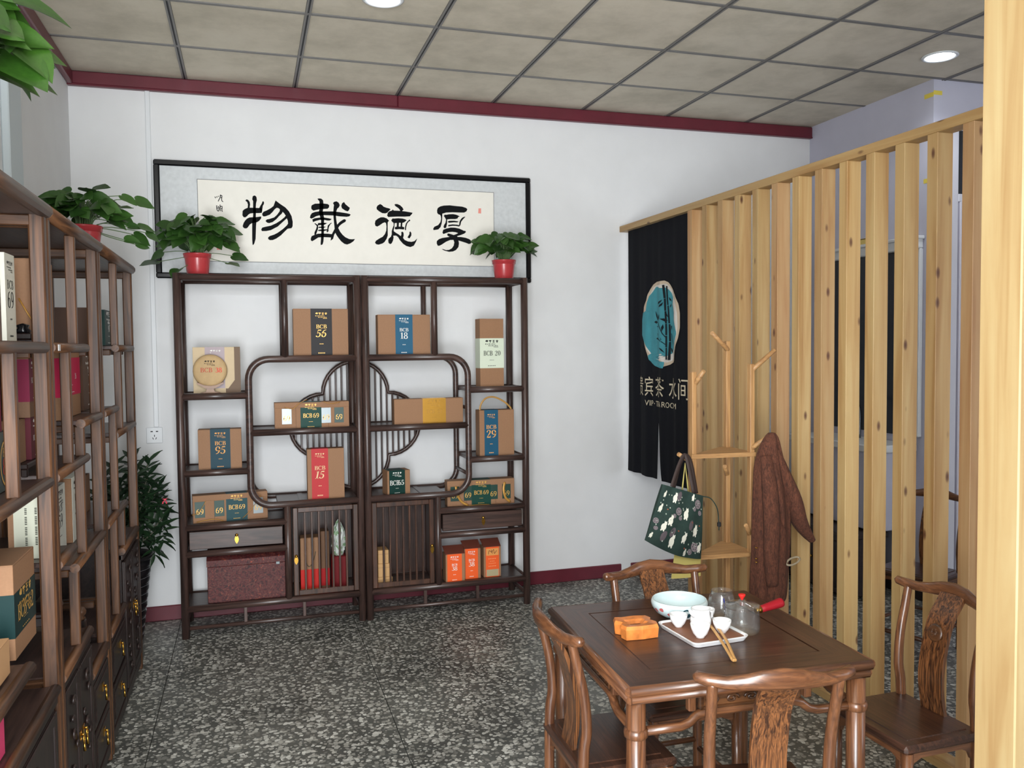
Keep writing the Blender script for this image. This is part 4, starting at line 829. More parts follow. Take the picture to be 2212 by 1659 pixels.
# cake box and pressed tea cake on its stand
t = thing('tea_cake_box', 'square beige and brown tea cake box behind the round cake', 'box', (.938, -.245, 1.295+e_))
MB().box(-.122, .122, -.03, .03, 0, .255, 0, .0012).build('carton', plain('beige_board', (206, 184, 148), .6, noise=.03), t)
MB().box(.092, .1228, -.0306, .0305, 0, .2556).build('brown_edge', plain('brown_board', (112, 88, 66), .6), t)
MB().add([(.045, -.0308, .0), (.093, -.0308, 0), (.093, -.0308, .075), (.058, -.0308, .028), (.045, -.0308, .028)], [(0, 1, 2, 3, 4)]).build('brown_corner', plain('brown_board_b', (112, 88, 66), .6), t)
MB().box(-.06, .042, -.0308, -.03, .03, .2556).build('mauve_panel', plain('mauve_print', (158, 140, 146), .45), t)
prints(brandmark(-.005, .235, .055)[:12], -.0313, 'lettering', paint(WHITE_, .5), t)
t = thing('tea_cake', 'round wrapped tea cake with red number 38 on a small wooden stand', 'tea', (.905, -.318, 1.295+e_))
ck = MB().lathe([(0, -.012), (.07, -.012), (.084, -.006), (.088, .002), (.085, .010), (.072, .016), (.05, .018), (0, .018)], 36).build('cake', plain('tea_paper', (190, 160, 116), .7, noise=.10, nscale=26), t, (0, 0, .128))
ck.rotation_euler = (PI/2-.06, 0, 0)
prints([[(x, z) for x, z in q] for q in word('BCB', .024, -.018, .132, 1.15)], -.0196, 'lettering', paint((196, 84, 60), .5), t)
prints(word('38', .026, .045, .131, 1.0), -.0197, 'lettering', paint((226, 52, 44), .4), t)
prints(brandmark(0, .178, .055), -.0185, 'lettering', paint((50, 40, 32), .6), t)
prints(dots(0, .095, .06, 5, .006)+bar(-.015, .078, .015, .084), -.019, 'lettering', paint((60, 48, 38), .6), t)
STD = wood('cake_stand_wood', (110, 74, 46), (164, 118, 78), 'x', rough=.4)
MB().prism([(-.052, 0), (.052, 0), (.05, .010), (.022, .016), (.018, .030), (.045, .044), (.07, .06), (.066, .066), (.03, .05), (0, .046), (-.03, .05), (-.066, .066), (-.07, .06), (-.045, .044), (-.018, .030), (-.022, .016), (-.05, .010)], 'y', -.024, .012).build('stand', STD, t)
# red patterned chest under the left drawer
def brocade():
    m, nt, b = newmat('red_brocade'); v = coords(nt, (1, 1, 1)); n = N(nt, 'ShaderNodeTexNoise'); n.inputs['Scale'].default_value = 42; n.inputs['Detail'].default_value = 4; n.inputs['Distortion'].default_value = 2.5
    nt.links.new(v, n.inputs['Vector'])
    r = ramp(nt, [(.38, lin((52, 22, 24))), (.5, lin((96, 34, 34))), (.6, lin((78, 54, 50))), (.7, lin((156, 66, 44)))]); nt.links.new(n.outputs['Fac'], r.inputs['Fac'])
    nt.links.new(r.outputs['Color'], b.inputs['Base Color']); b.inputs['Roughness'].default_value = .6; return m
t = thing('gift_chest', 'dark red brocade gift chest under the left drawer', 'box', (1.07, -.225, .155+e_))
BRO = brocade()
MB().box(-.205, .205, -.11, .11, 0, .20, 0, .003).build('base', BRO, t)
MB().prism([(-.113, .202), (.113, .202), (.113, .25), (.05, .268), (-.05, .268), (-.113, .235)], 'x', -.208, .208).build('lid', BRO, t)
MB().box(.155, .175, -.118, -.112, .19, .205, 0, .001).build('clasp', plain('pewter', (120, 126, 128), .4, .8), t)
# inside the left cupboard
t = thing('paper_carrier', 'brown paper carrier with red base behind the barred left door', 'bag', (1.415, -.23, .155+e_), 0, 'packages behind the barred left door')
MB().box(-.055, .055, -.05, .05, 0, .31, 0, .004).build('bag_body', KRAFT, t); MB().box(-.0555, .0555, -.0508, .0505, .02, .13, 0, .001).build('red_print', paint((196, 40, 34), .5), t)
MB().box(-.0555, .0555, -.0512, .0505, .0, .02, 0, .001).build('yellow_foot', paint((214, 176, 60), .5), t)
MB().tube(cat_rom([(-.03, -.052, .23), (-.02, -.056, .16), (.0, -.056, .15), (.02, -.056, .19), (.03, -.052, .23)], 4), .002, 5).build('cord', STEMD, t)
t = thing('paper_carrier', 'narrow brown paper box by the hinge of the barred left door', 'bag', (1.50, -.20, .155+e_), 0, 'packages behind the barred left door')
MB().box(-.024, .024, -.045, .045, 0, .335, 0, .003).build('bag_body', KRAFTD, t); MB().box(-.0245, .0245, -.0455, .0455, .02, .12).build('red_print', paint((176, 30, 34), .5), t)
t = thing('plastic_bag', 'crumpled white and green plastic bag behind the barred left door', 'bag', (1.580, -.215, .155+e_))
rng = random.Random(5)
WOB = [[rng.uniform(-1, 1) for _ in range(24)] for _ in range(14)]
def pbag(u, v):
    i = int(u*23.99); j = int(v*13.99) if v < 1 else 13
    a = 2*PI*u; k = math.sin(min(1, v*1.15+.08)*PI)**.5
    r = (.040+.006*WOB[j][i % 24 if u < 1 else 0])*k
    return (r*math.cos(a)*1.0, r*math.sin(a)*.9, .18+.25*v+.004*WOB[(j+3) % 14][i % 24 if u < 1 else 0])
def bagmat():
    m, nt, b = newmat('printed_polythene'); v = coords(nt, (1, 1, .6)); n = N(nt, 'ShaderNodeTexNoise'); n.inputs['Scale'].default_value = 16; n.inputs['Distortion'].default_value = 3
    nt.links.new(v, n.inputs['Vector']); r = ramp(nt, [(.42, lin((214, 220, 214))), (.52, lin((140, 176, 132)))]); r.color_ramp.interpolation = 'CONSTANT'
    nt.links.new(n.outputs['Fac'], r.inputs['Fac']); nt.links.new(r.outputs['Color'], b.inputs['Base Color']); b.inputs['Roughness'].default_value = .25; return m
MB().grid(pbag, 24, 13, smooth=False).build('bag_body', bagmat(), t)
MB().box(-.045, .045, -.042, .042, 0, .185, 0, .004).build('red_parcel', paint((116, 22, 28), .5), t)
# inside the right cupboard
for k, (x, z, w_, h_, lab) in enumerate(((1.835, 0, .085, .052, 'kraft packet at the bottom of the stack behind the right barred door'), (1.828, .053, .068, .078, 'kraft packet in the middle of the stack behind the right barred door'), (1.826, .132, .062, .078, 'kraft packet on top of the stack behind the right barred door'))):
    t = thing('kraft_packet', lab, 'box', (x, -.25, .155+e_+z), 0, 'stack of kraft packets behind the right barred door')
    MB().box(-w_/2, w_/2, -.05, .05, 0, h_, 0, .002).build('carton', plain('light_kraft', (206, 162, 110), .7) if k == 0 else bpy.data.materials['light_kraft'], t)
    MB().box(-w_/2-.0005, w_/2+.0005, -.0505, .0505, h_*.7, h_*.7+.001).build('lid_seam', KRAFTD, t)

# ---------------------------------------------------------------- boxes in the left cabinets (front faces +x)
def lb(label, y0, y1, z0, h, d, xf=.50, **k):
    b = k.pop('band', None); w_ = y1-y0
    return tea_box(label, (xf-d/2, (y0+y1)/2, z0), (w_, d, h), PI/2, band=(b[0]*w_-w_/2, b[1]*w_-w_/2) if b else None, **k)
CREAMB = plain('cream_board', (222, 220, 200), .6)
BROWNB = plain('brown_printed_board', (84, 56, 38), .6, noise=.05)
lb('tall white-labelled tea box numbered 69 on the top shelf nearest the camera', -2.74, -2.645, 1.566, .230, .06, .515, band=(0, 1), bcol=(224, 222, 208), tcolr=BLACK_, num='69', s=1.25)
t = tea_box('plain kraft carton with a gold ribbon on the top shelf', (.499, -2.35, 1.566), (.06, .20, .245), 0)
MB().tube([(-.018, -.102, .13), (.0, -.104, .095), (.026, -.102, .045)], .007, 6, ell=(.25, 1)).build('ribbon', RIB, t)
t = thing('ornament', 'small dark carved ornament before the ribboned carton on the top shelf', 'ornament', (.497, -2.49, 1.566))
MB().box(-.03, .03, -.02, .02, 0, .012, 0, .003).box(-.024, .024, -.015, .015, .012, .03, 0, .003).build('plinth', CAB['y'], t)
MB().lathe([(.018, 0), (.022, .006), (.014, .014), (.018, .022), (0, .028)], 12).build('figure', BLACKL, t, (0, 0, .03))
tea_box('broad brown tea box standing across the top shelf of the far cabinet', (.405, -1.16, 1.566), (.13, .20, .16), carton=BROWNB)
lb('slim dark green tea box numbered 90', -1.265, -1.06, 1.566, .150, .045, .53, band=(0, 1), bcol=(16, 52, 48), num='90', s=1.3)
t = lb('small brown box with two white bars near the end post of the far cabinet', -.90, -.82, 1.566, .055, .05, .45, carton=BROWNB, name='small_box')
prints(bar(-.02, .03, .0, .04)+bar(-.02, .014, .0, .024), -.026, 'white_bar', paint(WHITE_), t)
MAR = (110, 22, 50)
t = lb('tea box with maroon sleeve on top of the stack in the nearest cabinet', -3.05, -2.80, 1.345, .195, .06, .51, carton=BROWNB, band=(.05, 1.0), bcol=MAR, num='26', s=.8)
t = lb('deep maroon tea box resting on the kraft carton in the middle cabinet', -2.51, -2.40, 1.357, .180, .06, .512, hband=(.045, .165), bcol=(116, 20, 54), num='26', mode='row', s=.8, carton=KRAFTD)
t = lb('maroon tea box on the low wooden stand in the middle cabinet', -2.48, -2.36, 1.235, .12, .05, .505, carton=plain('maroon_board', (92, 30, 42), .5), band=(0, 1), bcol=(92, 30, 42), num='26', mode='row', s=.8)
t = tea_box('plain kraft carton beside the maroon box on the low wooden stand', (.475, -2.535, 1.235), (.04, .08, .12), 0)
t = thing('display_stand', 'low dark wooden stand under the small maroon box', 'stand', (.47, -2.45, 1.196))
MB().box(-.05, .045, -.12, .10, .022, .038, 0, .003).build('top', CAB['y'], t)
for a in (-.04, .035):
    for b in (-.11, .09): MB().box(a-.008, a+.008, b-.008, b+.008, 0, .022, 0, .002).build('foot', CAB['z'], t)
lb('kraft tea box with crimson sleeve numbered 26', -2.095, -1.75, 1.316, .232, .05, .512, hband=(.075, .205), bcol=(190, 30, 74), num='26', mode='row', s=.9, small=False)
lb('brown tea box with square white number 30', -1.62, -1.345, 1.316, .235, .05, .50, carton=BROWNB, band=(0, 1), bcol=(82, 54, 36), num='30', num_glyphs=BOX30, s=1.25)
t = lb('grey-green tea box with a gold ring emblem, cut by the picture edge', -3.0, -2.75, 1.196, .148, .06, .515, carton=plain('slate_board', (62, 74, 72), .5), name='tea_box')
ring_ = [(.0+.045*math.cos(a), .07+.055*math.sin(a)) for a in [2*PI*i/28 for i in range(29)]]
prints([q for q in strip([(x+.08, z) for x, z in ring_], [.006]*29, 1)]+word('BCB', .022, .08, .098), -.0312, 'ring_emblem', GOLDP, t)
prints(word('89', .04, .08, .062), -.0313, 'lettering', paint((206, 70, 50)), t)
# lower level
t = tea_box('white tea box showing its printed back on the low shelf', (.482, -2.43, .946), (.095, .07, .225), 0, (-.032, .0475), (216, 218, 198), BLACK_, '', rows=False)
prints([q for c in (.0, .026) for k in range(22) for q in bar(c-.003, .04+.005*k, c+.003, .0428+.005*k) if k % 6 != 5], -.0368, 'lettering', paint((70, 72, 62)), t)
lb('white tea box numbered 59 standing nearer the camera', -2.19, -2.015, .876, .225, .05, .50, band=(.04, .98), bcol=(222, 224, 214), tcolr=BLACK_, num='59', s=1.35, group='white boxes numbered 59')
lb('white tea box numbered 59 standing behind its twin', -1.935, -1.77, .876, .225, .075, .505, band=(.04, .98), bcol=(222, 224, 214), tcolr=BLACK_, num='59', s=1.35, group='white boxes numbered 59')
lb('brown tea box at the back beside the double posts', -1.60, -1.40, .886, .13, .05, .40, carton=BROWNB)
lb('dull kraft carton on the low far shelf under the planter leaves', -1.62, -1.30, .886, .15, .05, .46, carton=KRAFTD)
t = tea_box('big kraft carton with dark green sleeve numbered 62', (.492, -2.735, .776), (.215, .085, .24), PI/2, None, (14, 48, 48), 'gold', '62', 'row', hband=(.055, .165), s=2.3)
t = tea_box('small pale kraft carton in front of the big green-sleeved one', (.50, -3.0, .7795), (.12, .09, .085), PI/2, carton=plain('pale_kraft', (196, 152, 108), .7))
t = thing('magazine', 'bright pink magazine upright on the cabinet top', 'magazine', (.54, -3.06, .617))
MB().box(-.006, .006, -.05, .05, 0, .14, 0, .001).build('cover', paint((222, 74, 118), .4), t); MB().box(-.004, .004, -.048, .0505, .002, .138).build('pages', PAPER, t)
t = thing('burl_slab', 'thick rough burl slab leaning at the picture edge', 'wood', (.50, -3.22, .616))
def burlm():
    m, nt, b = newmat('burl_wood'); v = coords(nt, (1, 1, 1)); n = N(nt, 'ShaderNodeTexNoise'); n.inputs['Scale'].default_value = 22; n.inputs['Detail'].default_value = 6; n.inputs['Distortion'].default_value = 2
    nt.links.new(v, n.inputs['Vector']); r = ramp(nt, [(.32, lin((84, 44, 24))), (.5, lin((178, 112, 62))), (.68, lin((214, 156, 98)))]); nt.links.new(n.outputs['Fac'], r.inputs['Fac'])
    nt.links.new(r.outputs['Color'], b.inputs['Base Color']); b.inputs['Roughness'].default_value = .45; return m
BURL = burlm()
rng = random.Random(8); MB().prism([(y, z+rng.uniform(-.006, .006)) for y, z in ((-.10, 0), (.07, 0), (.075, .05), (.07, .1), (.06, .13), (0, .14), (-.08, .135), (-.1, .06))], 'x', -.02, .055).build('slab', BURL, t)
lb('tall grey tea carton standing in the open bay above the drawers', -2.0, -1.86, .456, .235, .05, .44, carton=plain('grey_board', (104, 92, 78), .6))
t = thing('carved_stool', 'small dark carved stool in the open bay of the middle cabinet', 'stool', (.40, -2.16, .616))
MB().box(-.10, .10, -.07, .07, .085, .105, 0, .006).build('top', CAB['y'], t)
for a in (-.085, .085):
    for b in (-.055, .055): MB().tube([(a, b, 0), (a, b, .03), (a*.94, b*.94, .085)], [.011, .008, .01], 8).build('leg', CAB['z'], t)
MB().box(-.08, .08, -.05, .05, .055, .085, 0, .002).build('apron', CAB['y'], t)
t = thing('turned_post', 'small turned newel ornament beside the grey carton', 'ornament', (.53, -1.98, .456))
MB().box(-.016, .016, -.016, .016, 0, .16, 0, .003).build('shaft', CAB['z'], t)
MB().lathe([(.010, 0), (.016, .006), (.010, .012), (.017, .02), (.019, .03), (.012, .042), (0, .046)], 14).build('finial', LW['z'], t, (0, 0, .16))
# ================================================================ TEA TABLE
TT = .68
tb = thing('tea_table', 'square dark wooden tea table with carved apron and round legs', 'table', (2.377, -2.937, 0), -.056)
A_, B_ = .352, .345
def frame_board(pts, axis): return MB().prism(pts, 'z', TT-.026, TT).build('frame_board', TD[axis], tb)
fw = .095
frame_board([(-A_, -B_), (A_, -B_), (A_-fw, -B_+fw), (-A_+fw, -B_+fw)], 'x'); frame_board([(-A_+fw, B_-fw), (A_-fw, B_-fw), (A_, B_), (-A_, B_)], 'x')
frame_board([(-A_, -B_), (-A_+fw, -B_+fw), (-A_+fw, B_-fw), (-A_, B_)], 'y'); frame_board([(A_-fw, -B_+fw), (A_, -B_), (A_, B_), (A_-fw, B_-fw)], 'y')
MB().box(-A_+fw+.003, A_-fw-.003, -B_+fw+.003, B_-fw-.003, TT-.02, TT-.0008, 0, .002).build('top_panel', TD['x'], tb)
MB().box(-A_+fw-.01, A_-fw+.01, -B_+fw-.01, B_-fw+.01, TT-.026, TT-.020).build('under_panel', CAB['x'], tb)
rim = [(-A_, -B_), (A_, -B_), (A_, B_), (-A_, B_)]
for i in range(4):
    p, q = rim[i], rim[(i+1) % 4]; ax = 'x' if i % 2 == 0 else 'y'
    MB().tube([(p[0], p[1], TT-.013), (q[0], q[1], TT-.013)], .0135, 10).build('edge_moulding', TW[ax], tb)
    f = .985; MB().tube([(p[0]*f, p[1]*f, TT-.037), (q[0]*f, q[1]*f, TT-.037)], .0125, 10).build('under_moulding', TW[ax], tb)
LX, LY = A_-.028, B_-.028
for sx in (-1, 1):
    for sy in (-1, 1):
        MB().tube([(sx*LX, sy*LY, 0), (sx*LX, sy*LY, TT-.045)], .0255, 18).build('leg', TW['z'], tb)
        MB().lathe([(.0262, -.013), (.031, -.009), (.032, 0), (.031, .009), (.0262, .013)], 18).build('leg_ring', TW['z'], tb, (sx*LX, sy*LY, .548))
SCR = wood('carved_panel_wood', (46, 28, 18), (104, 66, 38), 'x', rough=.3, coat=.3)
def side(ax, sgn):
    L_ = LX if ax == 'x' else LY; off = (LY if ax == 'x' else LX)*sgn
    def P(a, b, z): return (a, off+b*sgn, z) if ax == 'x' else (off+b*sgn, a, z)
    hump = [(-L_, .548), (-L_*.62, .548), (-L_*.54, .556), (-L_*.47, .574), (-L_*.40, .580), (0, .580), (L_*.40, .580), (L_*.47, .574), (L_*.54, .556), (L_*.62, .548), (L_, .548)]
    MB().tube([P(a, 0, z) for a, z in hump], .0125, 10, up=(0, 0, 1)).build('hump_stretcher', TW[ax], tb)
    for a in (-.17, .17):
        p, q = P(a-.011, -.011, .588), P(a+.011, .011, TT-.046); MB().box(p[0], q[0], p[1], q[1], p[2], q[2], 0, .003).build('strut', TW['z'], tb)
    p, q = P(-.148, -.008, .589), P(.148, .006, TT-.048); pan = MB().box(p[0], q[0], p[1], q[1], p[2], q[2], 0, .002)
    pan = pan.build('carved_panel', SCR, tb)
    for (a0, a1, z0, z1) in ((-.148, .148, .589, .597), (-.148, .148, TT-.056, TT-.048), (-.148, -.138, .589, TT-.048), (.138, .148, .589, TT-.048)):
        p, q = P(a0, .005, z0), P(a1, .011, z1); MB().box(p[0], q[0], p[1], q[1], p[2], q[2], 0, .002).build('panel_moulding', SCR, pan)
    for k in range(5):
        c = -.11+.055*k; s = 1 if k % 2 else -1
        MB().tube([P(c+s*.020*(1-i/16)*math.cos(i*.6), .008, .611+.012*(1-i/16)*math.sin(i*.6)) for i in range(14)], .0038, 6).build('scroll_carving', SCR, pan)
for ax in 'xy':
    for s in (-1, 1): side(ax, s)

# ================================================================ TEA CHAIRS
def oval_tube(mb, path, ra, rb, n=12, up=(0, 0, 1)): return mb.tube(path, 1.0, n, ell=list(zip(ra, rb)), up=up)
def make_chair(label, loc, rz):
    t = thing('tea_chair', label, 'chair', loc, rz, 'wooden tea chairs with yoke backs')
    SZ = .40
    MB().box(-.168, .168, -.142, .148, SZ-.028, SZ-.002, 0, .008).build('seat_frame', TD['x'], t)
    MB().box(-.135, .135, -.108, .113, SZ-.010, SZ+.0005, 0, .003).build('seat_panel', TD['x'], t)
    for s in (-1, 1):
        MB().tube([(s*.15, .127, 0), (s*.148, .125, SZ-.028)], .0165, 12).build('front_leg', TW['z'], t)
        pp = cat_rom([(s*.150, -.128, 0), (s*.148, -.126, SZ), (s*.149, -.116, .50), (s*.151, -.124, .60), (s*.153, -.145, .69), (s*.155, -.160, .752)], 4)
        k = len(pp); MB().tube(pp, [.0165-.0035*i/(k-1) for i in range(k)], 12).build('back_post', TW['z'], t)
    # splat
    sp = [(-.116, SZ-.004), (-.104, .47), (-.104, .53), (-.116, .60), (-.139, .68), (-.172, .73), (-.190, .758)]
    sp = [(v.x, v.y) for v in cat_rom([(y, z, 0) for y, z in sp], 4)]
    mb = MB(); n = len(sp); hw = .046
    vs = []
    for y, z in sp: vs += [(-hw, y-.006, z), (hw, y-.006, z), (hw, y+.006, z), (-hw, y+.006, z)]
    fs = [(4*i+a, 4*i+(a+1) % 4, 4*i+4+(a+1) % 4, 4*i+4+a) for i in range(n-1) for a in range(4)]+[(3, 2, 1, 0), (4*n-4, 4*n-3, 4*n-2, 4*n-1)]
    mb.add(vs, fs); splat = mb.build('splat', SPL, t)
    md = MB().lathe([(0, .004), (.012, .0035), (.020, .0045), (.026, .003), (.028, 0)], 20)
    for k in range(6): md.tube([(.012*math.cos(k*1.047+i*.5)*(1-i/8), .012*math.sin(k*1.047+i*.5)*(1-i/8), .005) for i in range(6)], .0016, 5)
    o = md.build('carved_medallion', SCR, splat, (0, -.124+.0068, .645)); o.rotation_euler = (-PI/2+.28, 0, 0)
    # yoke top rail
    xs = [-.196, -.190, -.165, -.125, -.085, -.045, 0, .045, .085, .125, .165, .190, .196]
    zz = [.758, .760, .755, .752, .756, .763, .767, .763, .756, .752, .755, .760, .758]
    yy = [-.142, -.145, -.156, -.170, -.183, -.193, -.197, -.193, -.183, -.170, -.156, -.145, -.142]
    ra = [.006, .0135, .0155, .0155, .019, .024, .026, .024, .019, .0155, .0155, .0135, .006]
    rb = [.006, .0135, .0150, .0140, .0125, .0115, .011, .0115, .0125, .0140, .0150, .0135, .006]
    oval_tube(MB(), [(x, y, z) for x, y, z in zip(xs, yy, zz)], ra, rb, 14).build('top_rail', TW['x'], t)
    # aprons and stretchers
    ap = [(-.135, SZ-.028), (.135, SZ-.028), (.135, SZ-.085), (.122, SZ-.062), (.09, SZ-.050), (-.09, SZ-.050), (-.122, SZ-.062), (-.135, SZ-.085)]
    MB().prism(ap, 'y', .118, .130).build('apron', TW['x'], t); MB().prism(ap, 'y', -.130, -.118).build('apron', TW['x'], t)
    for s in (-1, 1):
        MB().prism([(y*.82, z) for y, z in ap], 'x', s*.143-.006, s*.143+.006).build('apron', TW['y'], t)
        MB().tube([(s*.149, -.126, .13), (s*.149, .126, .13)], .0095, 8).build('side_stretcher', TW['y'], t)
    MB().tube([(-.15, .127, .085), (.15, .127, .085)], .0115, 8).build('front_stretcher', TW['x'], t)
    MB().tube([(-.149, -.126, .16), (.149, -.126, .16)], .0095, 8).build('back_stretcher', TW['x'], t)
    return t
c0 = make_chair('wooden tea chair on the far side of the table, below the patterned bag', (2.435, -2.705, 0), PI)
def chair(label, x, y, rz):
    c = copy_tree(c0); c.location = (x, y, 0); c.rotation_euler.z = rz; c['label'] = label; return c
# local back is -y, front +y; seat centre placed so that the yoke rail sits where the photograph shows it
chair('wooden tea chair at the left side of the table, seen from its side', 2.078, -2.945, -PI/2-.03)
chair('nearest wooden tea chair, its back turned to the camera', 2.315, -3.335, -.22)
chair('shadowed wooden tea chair pulled back between the table and the slatted divider', 3.0, -3.10, PI/2+.02)
chair('dark tea chair standing in the room behind the slats', 4.32, -1.72, PI/2+.35)
# ================================================================ ON THE TABLE
def on_table(name, label, cat, x, y, rz=0, z=TT, group=None): return thing(name, label, cat, (x, y, z+.0004), rz, group)
# burl wood block
t = on_table('burl_block', 'orange burl wood block with a hollow top on the tea table', 'wood block', 2.195, -2.905, -.05)
BUR2 = plain('burl_orange', (206, 122, 58), .35, noise=.35, nscale=38, coat=.3)
out_ = [(-.050, -.046), (.0, -.050), (.050, -.044), (.056, -.02), (.045, .0), (.054, .02), (.046, .044), (.01, .05), (-.03, .046), (-.052, .05), (-.06, .02), (-.044, .0), (-.056, -.02)]
mb = MB(); n = len(out_)
vs = [(x, y, 0) for x, y in out_]+[(x*1.04, y*1.04, .030) for x, y in out_]+[(x*.98, y*.98, .040) for x, y in out_]+[(x*.6, y*.5, .038) for x, y in out_]+[(x*.35, y*.3, .026) for x, y in out_]
fs = [list(range(n))[::-1]]+[(k*n+i, k*n+(i+1) % n, (k+1)*n+(i+1) % n, (k+1)*n+i) for k in range(4) for i in range(n)]+[[4*n+i for i in range(n)]]
mb.add(vs, fs); mb.build('block', BUR2, t)
MB().poly([(x*.36, y*.31, .0265) for x, y in out_]).build('hollow', plain('burl_dark', (92, 46, 28), .6), t)
# porcelain bowl
t = on_table('washing_bowl', 'wide pale celadon bowl with painted red fish and dark leaf', 'bowl', 2.400, -2.79)
pr = [(0, .0), (.050, 0), (.056, .003), (.076, .016), (.088, .034), (.090, .046), (.086, .055), (.083, .056), (.082, .053), (.085, .044), (.082, .033), (.068, .014), (.045, .008), (0, .007)]
MB().lathe(pr, 40).build('bowl', CEL, t)
def bowl_pt(a, z, off=.0008):
    for (r0, z0), (r1, z1) in zip(pr[1:6], pr[2:7]):
        if z0 <= z <= z1: r = r0+(r1-r0)*(z-z0)/max(1e-6, z1-z0); break
    else: r = .09
    return ((r+off)*math.cos(a), (r+off)*math.sin(a), z)
def bowl_spot(a, z, ra, rz_, name, m, tilt=0):
    mb = MB(); c = bowl_pt(a, z); ring = []
    for i in range(14):
        q = 2*PI*i/14; u = ra*math.cos(q); v = rz_*math.sin(q)*(1+.3*math.cos(q)); ring.append(bowl_pt(a+(u*math.cos(tilt)-v*math.sin(tilt))/.085, min(.052, max(.004, z+u*math.sin(tilt)+v*math.cos(tilt)))))
    vs = [c]+ring; mb.add(vs, [(0, 1+i, 1+(i+1) % 14) for i in range(14)], smooth=True); return mb.build(name, m, t)
for a, z in ((3.55, .036), (3.85, .024), (3.25, .03), (4.1, .034)): bowl_spot(a, z, .008, .006, 'painted_fish', paint((190, 96, 96), .2))
bowl_spot(4.45, .028, .018, .016, 'painted_leaf', paint((34, 74, 84), .2), .5)
# tray
t = on_table('tea_tray', 'white-rimmed tea tray with brown leather-look bed', 'tray', 2.382, -2.965, .06)
def rr_outline(w_, d_, r, k=5):
    o = []
    for cx0, cy0, a0 in ((w_-r, d_-r, 0), (-w_+r, d_-r, 90), (-w_+r, -d_+r, 180), (w_-r, -d_+r, 270)):
        o += [(cx0+r*math.cos(math.radians(a0+90*i/k)), cy0+r*math.sin(math.radians(a0+90*i/k))) for i in range(k+1)]
    return o
rings = [(rr_outline(.086, .100, .016), 0), (rr_outline(.094, .108, .02), .013), (rr_outline(.0945, .1085, .02), .0155), (rr_outline(.091, .105, .018), .0155), (rr_outline(.089, .103, .017), .010), (rr_outline(.086, .100, .016), .0095)]
mb = MB(); n = len(rings[0][0]); vs = [(x, y, z) for R_, z in rings for x, y in R_]
fs = [list(range(n))[::-1]]+[(k*n+i, k*n+(i+1) % n, (k+1)*n+(i+1) % n, (k+1)*n+i) for k in range(5) for i in range(n)]+[[5*n+i for i in range(n)]]
mb.add(vs, fs).build('tray', PORC, t)
MB().prism(rr_outline(.0855, .0995, .016), 'z', .0096, .0112).build('tray_bed', plain('brown_bed', (128, 80, 52), .5, noise=.06, nscale=60), t)
TZ = TT+.0118
def cup(label, x, y, s=1.0):
    t = thing('tea_cup', label, 'cup', (x, y, TZ), 0, 'white porcelain cups on the tea tray')
    pr = [(0, .001), (.012, 0), (.013, .004), (.020, .012), (.0255, .026), (.0275, .038), (.0265, .0385), (.024, .026), (.018, .012), (.010, .007), (0, .006)]
    MB().lathe([(r*s, z*s) for r, z in pr], 24).build('cup', PORC, t)
cup('white porcelain cup at the front of the tray', 2.343, -3.022, 1.05)
cup('white porcelain cup at the right of the tray, beside the tongs', 2.425, -3.005)
cup('white porcelain cup at the left of the tray, before the bowl', 2.330, -2.915)
cup('white porcelain cup at the back of the tray, before the glass pitcher', 2.435, -2.895)
t = thing('tea_pitcher', 'white porcelain pitcher with a small spout in the middle of the tray', 'pitcher', (2.383, -2.955, TZ))
MB().lathe([(0, .001), (.022, 0), (.024, .004), (.031, .018), (.0315, .032), (.027, .047), (.0275, .058), (.029, .062), (.0275, .062), (.025, .05), (.028, .032), (.027, .018), (.018, .006), (0, .005)], 28).build('body', PORC, t)
MB().tube([(-.022, -.004, .044), (-.034, -.006, .054), (-.041, -.007, .062)], [.010, .007, .004], 10).build('spout', PORC, t)
MB().tube([(.027, .006, .048), (.042, .009, .046), (.044, .010, .030), (.030, .007, .020)], .0035, 8).build('handle', PORC, t)
# tongs
t = thing('tea_tongs', 'bamboo tea tongs leaning from the tray edge onto the table', 'tongs', (0, 0, 0))
BAM = plain('bamboo', (196, 148, 88), .45, noise=.08, nscale=60)
def arm(p, q, name): MB().tube(cat_rom([p, ((p[0]+q[0])/2+(.004 if name else 0), (p[1]+q[1])/2, (p[2]+q[2])/2+.004), q], 4), .0042, 6, ell=(.5, 1.2)).build('arm', BAM, t)
arm((2.398, -2.985, TT+.030), (2.345, -3.195, TT+.0045), 0); arm((2.417, -2.982, TT+.030), (2.352, -3.193, TT+.0045), 1)
MB().box(2.342, 2.355, -3.200, -3.190, TT+.001, TT+.009, 0, .002).build('hinge', BAM, t)
# glass pitcher and side-handled teapot
t = on_table('glass_pitcher', 'empty clear glass pitcher behind the teapot', 'pitcher', 2.520, -2.845); t.scale = (1.2, 1.2, 1.2)
MB().lathe([(0, .001), (.026, .0), (.033, .006), (.037, .022), (.036, .042), (.030, .060), (.027, .070), (.0278, .0715), (.0265, .0715), (.028, .060), (.034, .042), (.035, .022), (.031, .008), (.024, .004), (0, .004)], 30).build('vessel', GLASS, t)
MB().tube([(-.008, -.027, .067), (-.012, -.034, .071), (-.014, -.037, .0715)], [.004, .003, .0015], 8).build('spout_lip', GLASS, t)
MB().tube([(-.015, -.0345, .060), (-.013, -.037, .045), (-.012, -.0375, .02)], .0012, 6).build('blue_line', paint((40, 50, 150), .3), t)
t = on_table('glass_teapot', 'clear glass teapot with red knob and red side handle', 'teapot', 2.505, -2.985); t.scale = (1.2, 1.2, 1.2)
MB().lathe([(0, .001), (.038, 0), (.043, .004), (.0445, .014), (.0435, .04), (.042, .060), (.0435, .064), (.0425, .0645), (.041, .060), (.0425, .04), (.0432, .014), (.041, .006), (.036, .003), (0, .003)], 36).build('body', GLASS, t)
